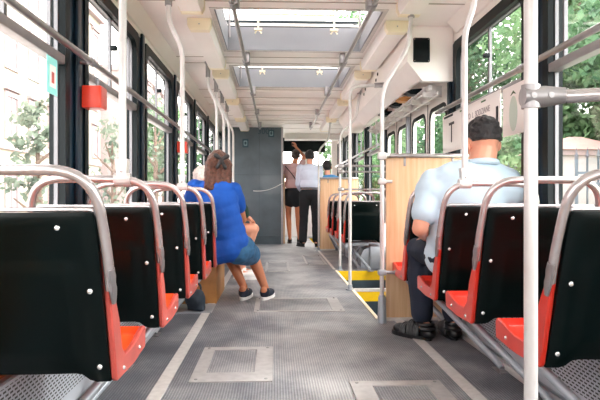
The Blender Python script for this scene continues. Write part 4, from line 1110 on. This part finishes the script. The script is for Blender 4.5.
building(-14, 14.6, 27, 12.5, 'fac3', 5, 'white town house next along the left street')
building(-13, 28, 44, 15, 'fac2', 6, 'cream town house behind trees farther along the left street')
building(-11, 46, 66, 12, 'fac1', 6, 'pale town house farthest along the left street')

import numpy as np
def leaves(cl, n, ls, m, parent, seed):
    g = np.random.default_rng(seed); cl = np.array(cl); c = cl[g.integers(0, len(cl), n)]
    d = g.normal(size=(n, 3)); d /= np.linalg.norm(d, axis=1)[:, None]; p = c[:, :3] + d * c[:, 3:] * (g.random(n) ** .4)[:, None]
    nn = g.normal(size=(n, 3)) + np.array([0, 0, .6]); nn /= np.linalg.norm(nn, axis=1)[:, None]
    u = np.cross(nn, g.normal(size=(n, 3))); u /= np.linalg.norm(u, axis=1)[:, None]; v = np.cross(nn, u); s = (ls * g.uniform(.6, 1.3, n))[:, None]
    q = np.stack([p - u * s, p - v * s * .55, p + u * s, p + v * s * .55], 1).reshape(-1, 3)
    me = bpy.data.meshes.new('foliage'); me.from_pydata(q.tolist(), [], np.arange(4 * n).reshape(-1, 4).tolist()); me.materials.append(m)
    o = bpy.data.objects.new('foliage', me); COL.objects.link(o); o.parent = parent; return o
def tree(x, y, h, cr, m, label, group, n=2600, ls=.16, trunk=True, seed=1, low=.35):
    rnd = random.Random(seed); e = empty('tree', (x, y, ZG)); tag(e, label, 'tree', group)
    t = MB(); t.tube([(0, 0, 0), (.05, .02, h * .4), (.0, .05, h * .8)], [.035 * h ** .8, .028 * h ** .8, .008 * h], 9)
    for k in range(7):
        a = rnd.uniform(0, 6.28); z = h * rnd.uniform(low, .7); t.tube([(0, 0, z), (math.cos(a) * cr * .6, math.sin(a) * cr * .6, z + cr * .5)], [.018 * h ** .7, .006 * h ** .7], 6)
    t.build('trunk', M['bark'], e)
    c = MB(); cl = []
    for k in range(int(16 + cr * 4)):
        a = rnd.uniform(0, 6.28); rr = cr * math.sqrt(rnd.random()) * .8; z = h * low + (h * (1 - low)) * rnd.random()
        w = 1 - abs((z / h - low) / (1 - low) - .4) * 1.1
        cl.append((math.cos(a) * rr * max(.3, w), math.sin(a) * rr * max(.3, w), z, cr * rnd.uniform(.22, .4)))
    leaves([(a, b, c_, r, r, r) for a, b, c_, r in cl], n, ls, M[m], e, seed); return e
gL = 'street trees outside the left windows'; gR = 'park trees outside the right windows'
tree(-4.9, 12.2, 3.5, .75, 'leafB', 'small sparse street tree outside the first left window', gL, 520, .09, seed=3, low=.30)
tree(-5.1, 18.5, 4.0, 1.0, 'leafB', 'thin street tree seen below the red box', gL, 420, .10, seed=5, low=.3)
tree(-5.1, 25.0, 5.7, 1.6, 'leafB', 'fuller street tree outside the third left window', gL, 900, .12, seed=8)
tree(-6.2, 33, 7, 2.4, 'leafA', 'leafy street tree far along the left side', gL, 2200, .18, seed=9)
tree(-5.5, 46, 8, 2.8, 'leafC', 'last leafy tree visible through the far left windows', gL, 2000, .22, seed=10)
k = 0
lab = ['tall slim park tree between pavilion and window post', 'park tree deeper behind the pavilion', 'nearest park tree seen at the right edge', 'park tree above the pavilion roof', 'park tree behind the route board', 'park tree over the fence by the man', 'tall park tree seen through the sliding pane', 'broad park tree beyond the door windows', 'park tree seen through the first door leaf', 'park tree farther along seen through the doors', 'park tree beyond the steps', 'very tall park tree ahead, its top seen through the roof hatch', 'low spreading park tree behind the pavilion', 'dark park tree at the far right']
pos = [(7.0, 14.9, 11, 2.4), (11.8, 23.5, 12, 3.2), (9, 5.5, 9, 3.2), (13.5, 13, 10, 3.6), (7.5, 10.5, 9, 2.8), (8.5, 15, 10, 3.2), (11, 19, 12, 4), (7, 21, 9, 3), (8, 27, 11, 3.5), (6.5, 34, 10, 3), (7.5, 43, 11, 3.6), (5.6, 42, 17, 3.6), (15, 17, 9, 4), (15, 8, 12, 4.5)]
for (x, y, h, cr), l in zip(pos, lab):
    tree(x, y, h, cr, ['leafA', 'leafC', 'leafB'][k % 3] if k % 3 != 2 else 'leafA', l, gR, 24000 if y < 10 else 15000 if y < 25 else 7000, .075 if y < 10 else .10 if y < 25 else .17, seed=20 + k, low=.12); k += 1
for i, (x, y) in enumerate(((8.6, 12.6), (9.5, 17.5), (16, 12), (17, 20), (13, 24), (10, 36))):
    e = empty('hedge_bush', (x, y, ZG)); tag(e, 'leafy hedge bush, ' + ['just beyond the fence by the man', 'second along the fence', 'behind the pavilion', 'far behind the pavilion', 'in the distance behind the doors', 'farthest down the right side'][i], 'bush', 'hedge bushes outside the right windows')
    leaves([(0, 0, 1.35, 2.6, 3.4, 1.35)], 5000, .11, M['leafA' if i % 2 else 'leafC'], e, 90 + i)
    c = MB(); c.tube([(0, 0, 0), (.05, 0, 1.4)], [.06, .03], 8); c.build('stem', M['bark'], e)
# pavilion
e = empty('pavilion', (5.02, 10.2, ZG)); PV = 1; tag(e, 'small white gatehouse with faded pink hipped roof outside right window', 'building')
b = MB(); b.box(0, 1.3, 0, 1.3, 0, 2.40); b.build('walls', M['fac3'], e, False)
b = MB(); b.add([(-.12, -.12, 2.38), (1.42, -.12, 2.38), (1.42, 1.42, 2.38), (-.12, 1.42, 2.38), (.55, .65, 2.68), (.8, .65, 2.68)], [(0, 1, 5, 4), (1, 2, 5), (2, 3, 4, 5), (3, 0, 4), (0, 3, 2, 1)]); b.build('roof', M['rooftile'], e, False)
b = MB(); b.box(-.06, 1.36, -.06, 1.36, 2.28, 2.38); b.build('cornice', M['moulding'], e, False)
def fence(x0, y0, x1, y1, h, label, gap=.16, r=.016):
    e = empty('iron_fence', (x0, y0, ZG)); tag(e, label, 'fence'); L = math.hypot(x1 - x0, y1 - y0); e.rotation_euler.z = math.atan2(y1 - y0, x1 - x0)
    m = MB()
    for z in (h * .2, h * .80, h * .88): m.box(0, L, -.02, .02, z, z + .04)
    m.build('rails', M['iron'], e, False)
    n = int(L / gap); m = MB()
    for k in range(n):
        x = k * gap; m.tube([(x, 0, .05), (x, 0, h), (x, 0, h + .02), (x, 0, h + .16)], [r, r, r * 1.8, .003], 6)
    m.build('bars', M['iron'], e)
    m = MB()
    for k in range(int(L / (gap * 15)) + 1): x = k * gap * 15; m.box(x - .022, x + .022, -.022, .022, 0, h + .05)
    m.build('posts', M['iron'], e, False)
fence(4.75, 9.0, 7.2, 8.4, 2.15, 'weathered iron spiked fence outside the nearest right window')
fence(4.3, 14.6, 8.2, 13.6, 2.25, 'pale iron fence running behind the man on the right', .17, .02)

# ---------------------------------------------------------------- light
w = bpy.data.worlds.new('world'); scene.world = w; w.use_nodes = True; nt = w.node_tree
bg = nt.nodes['Background']
tc = nt.nodes.new('ShaderNodeTexCoord'); nz = nt.nodes.new('ShaderNodeTexNoise'); nz.inputs['Scale'].default_value = 2.2; nz.inputs['Detail'].default_value = 5
nt.links.new(tc.outputs['Generated'], nz.inputs['Vector'])
r = nt.nodes.new('ShaderNodeValToRGB'); r.color_ramp.elements[0].color = (.98, .90, .885, 1); r.color_ramp.elements[1].color = (1, .955, .94, 1)
nt.links.new(nz.outputs['Fac'], r.inputs['Fac']); nt.links.new(r.outputs['Color'], bg.inputs['Color']); bg.inputs['Strength'].default_value = SKY
# soft sun through high cloud, from the right and a little behind
sd = bpy.data.lights.new('sun', 'SUN'); sd.energy = SUN; sd.angle = R(25); sd.color = (1, .95, .9)
so = bpy.data.objects.new('sun', sd); COL.objects.link(so); so.rotation_euler = (R(48), R(12), R(75))
# sky portals in the window openings (guide the sampling of the real sky only)
def portal(loc, rot, sx, sy):
    d = bpy.data.lights.new('sky_portal', 'AREA'); d.shape = 'RECTANGLE'; d.size = sx; d.size_y = sy; d.cycles.is_portal = True
    o = bpy.data.objects.new('sky_portal', d); COL.objects.link(o); o.location = loc; o.rotation_euler = rot

# ---------------------------------------------------------------- camera
cd = bpy.data.cameras.new('camera'); cd.sensor_width = 36; cd.lens = 583 / 600 * 36; cd.shift_y = -1 / 600; cd.clip_start = .02; cd.clip_end = 500
co = bpy.data.objects.new('camera', cd); COL.objects.link(co); co.location = (0, 0, .85); co.rotation_euler = (R(90), 0, R(-2.455)); scene.camera = co
scene.view_settings.view_transform = 'Standard'; scene.view_settings.look = 'None'; scene.view_settings.exposure = EXPO; scene.view_settings.gamma = 1; scene.view_settings.use_curve_mapping = False
scene.cycles.use_denoising = True; scene.cycles.max_bounces = 10; scene.cycles.diffuse_bounces = 7; scene.cycles.transparent_max_bounces = 16; scene.cycles.caustics_reflective = False; scene.cycles.caustics_refractive = False
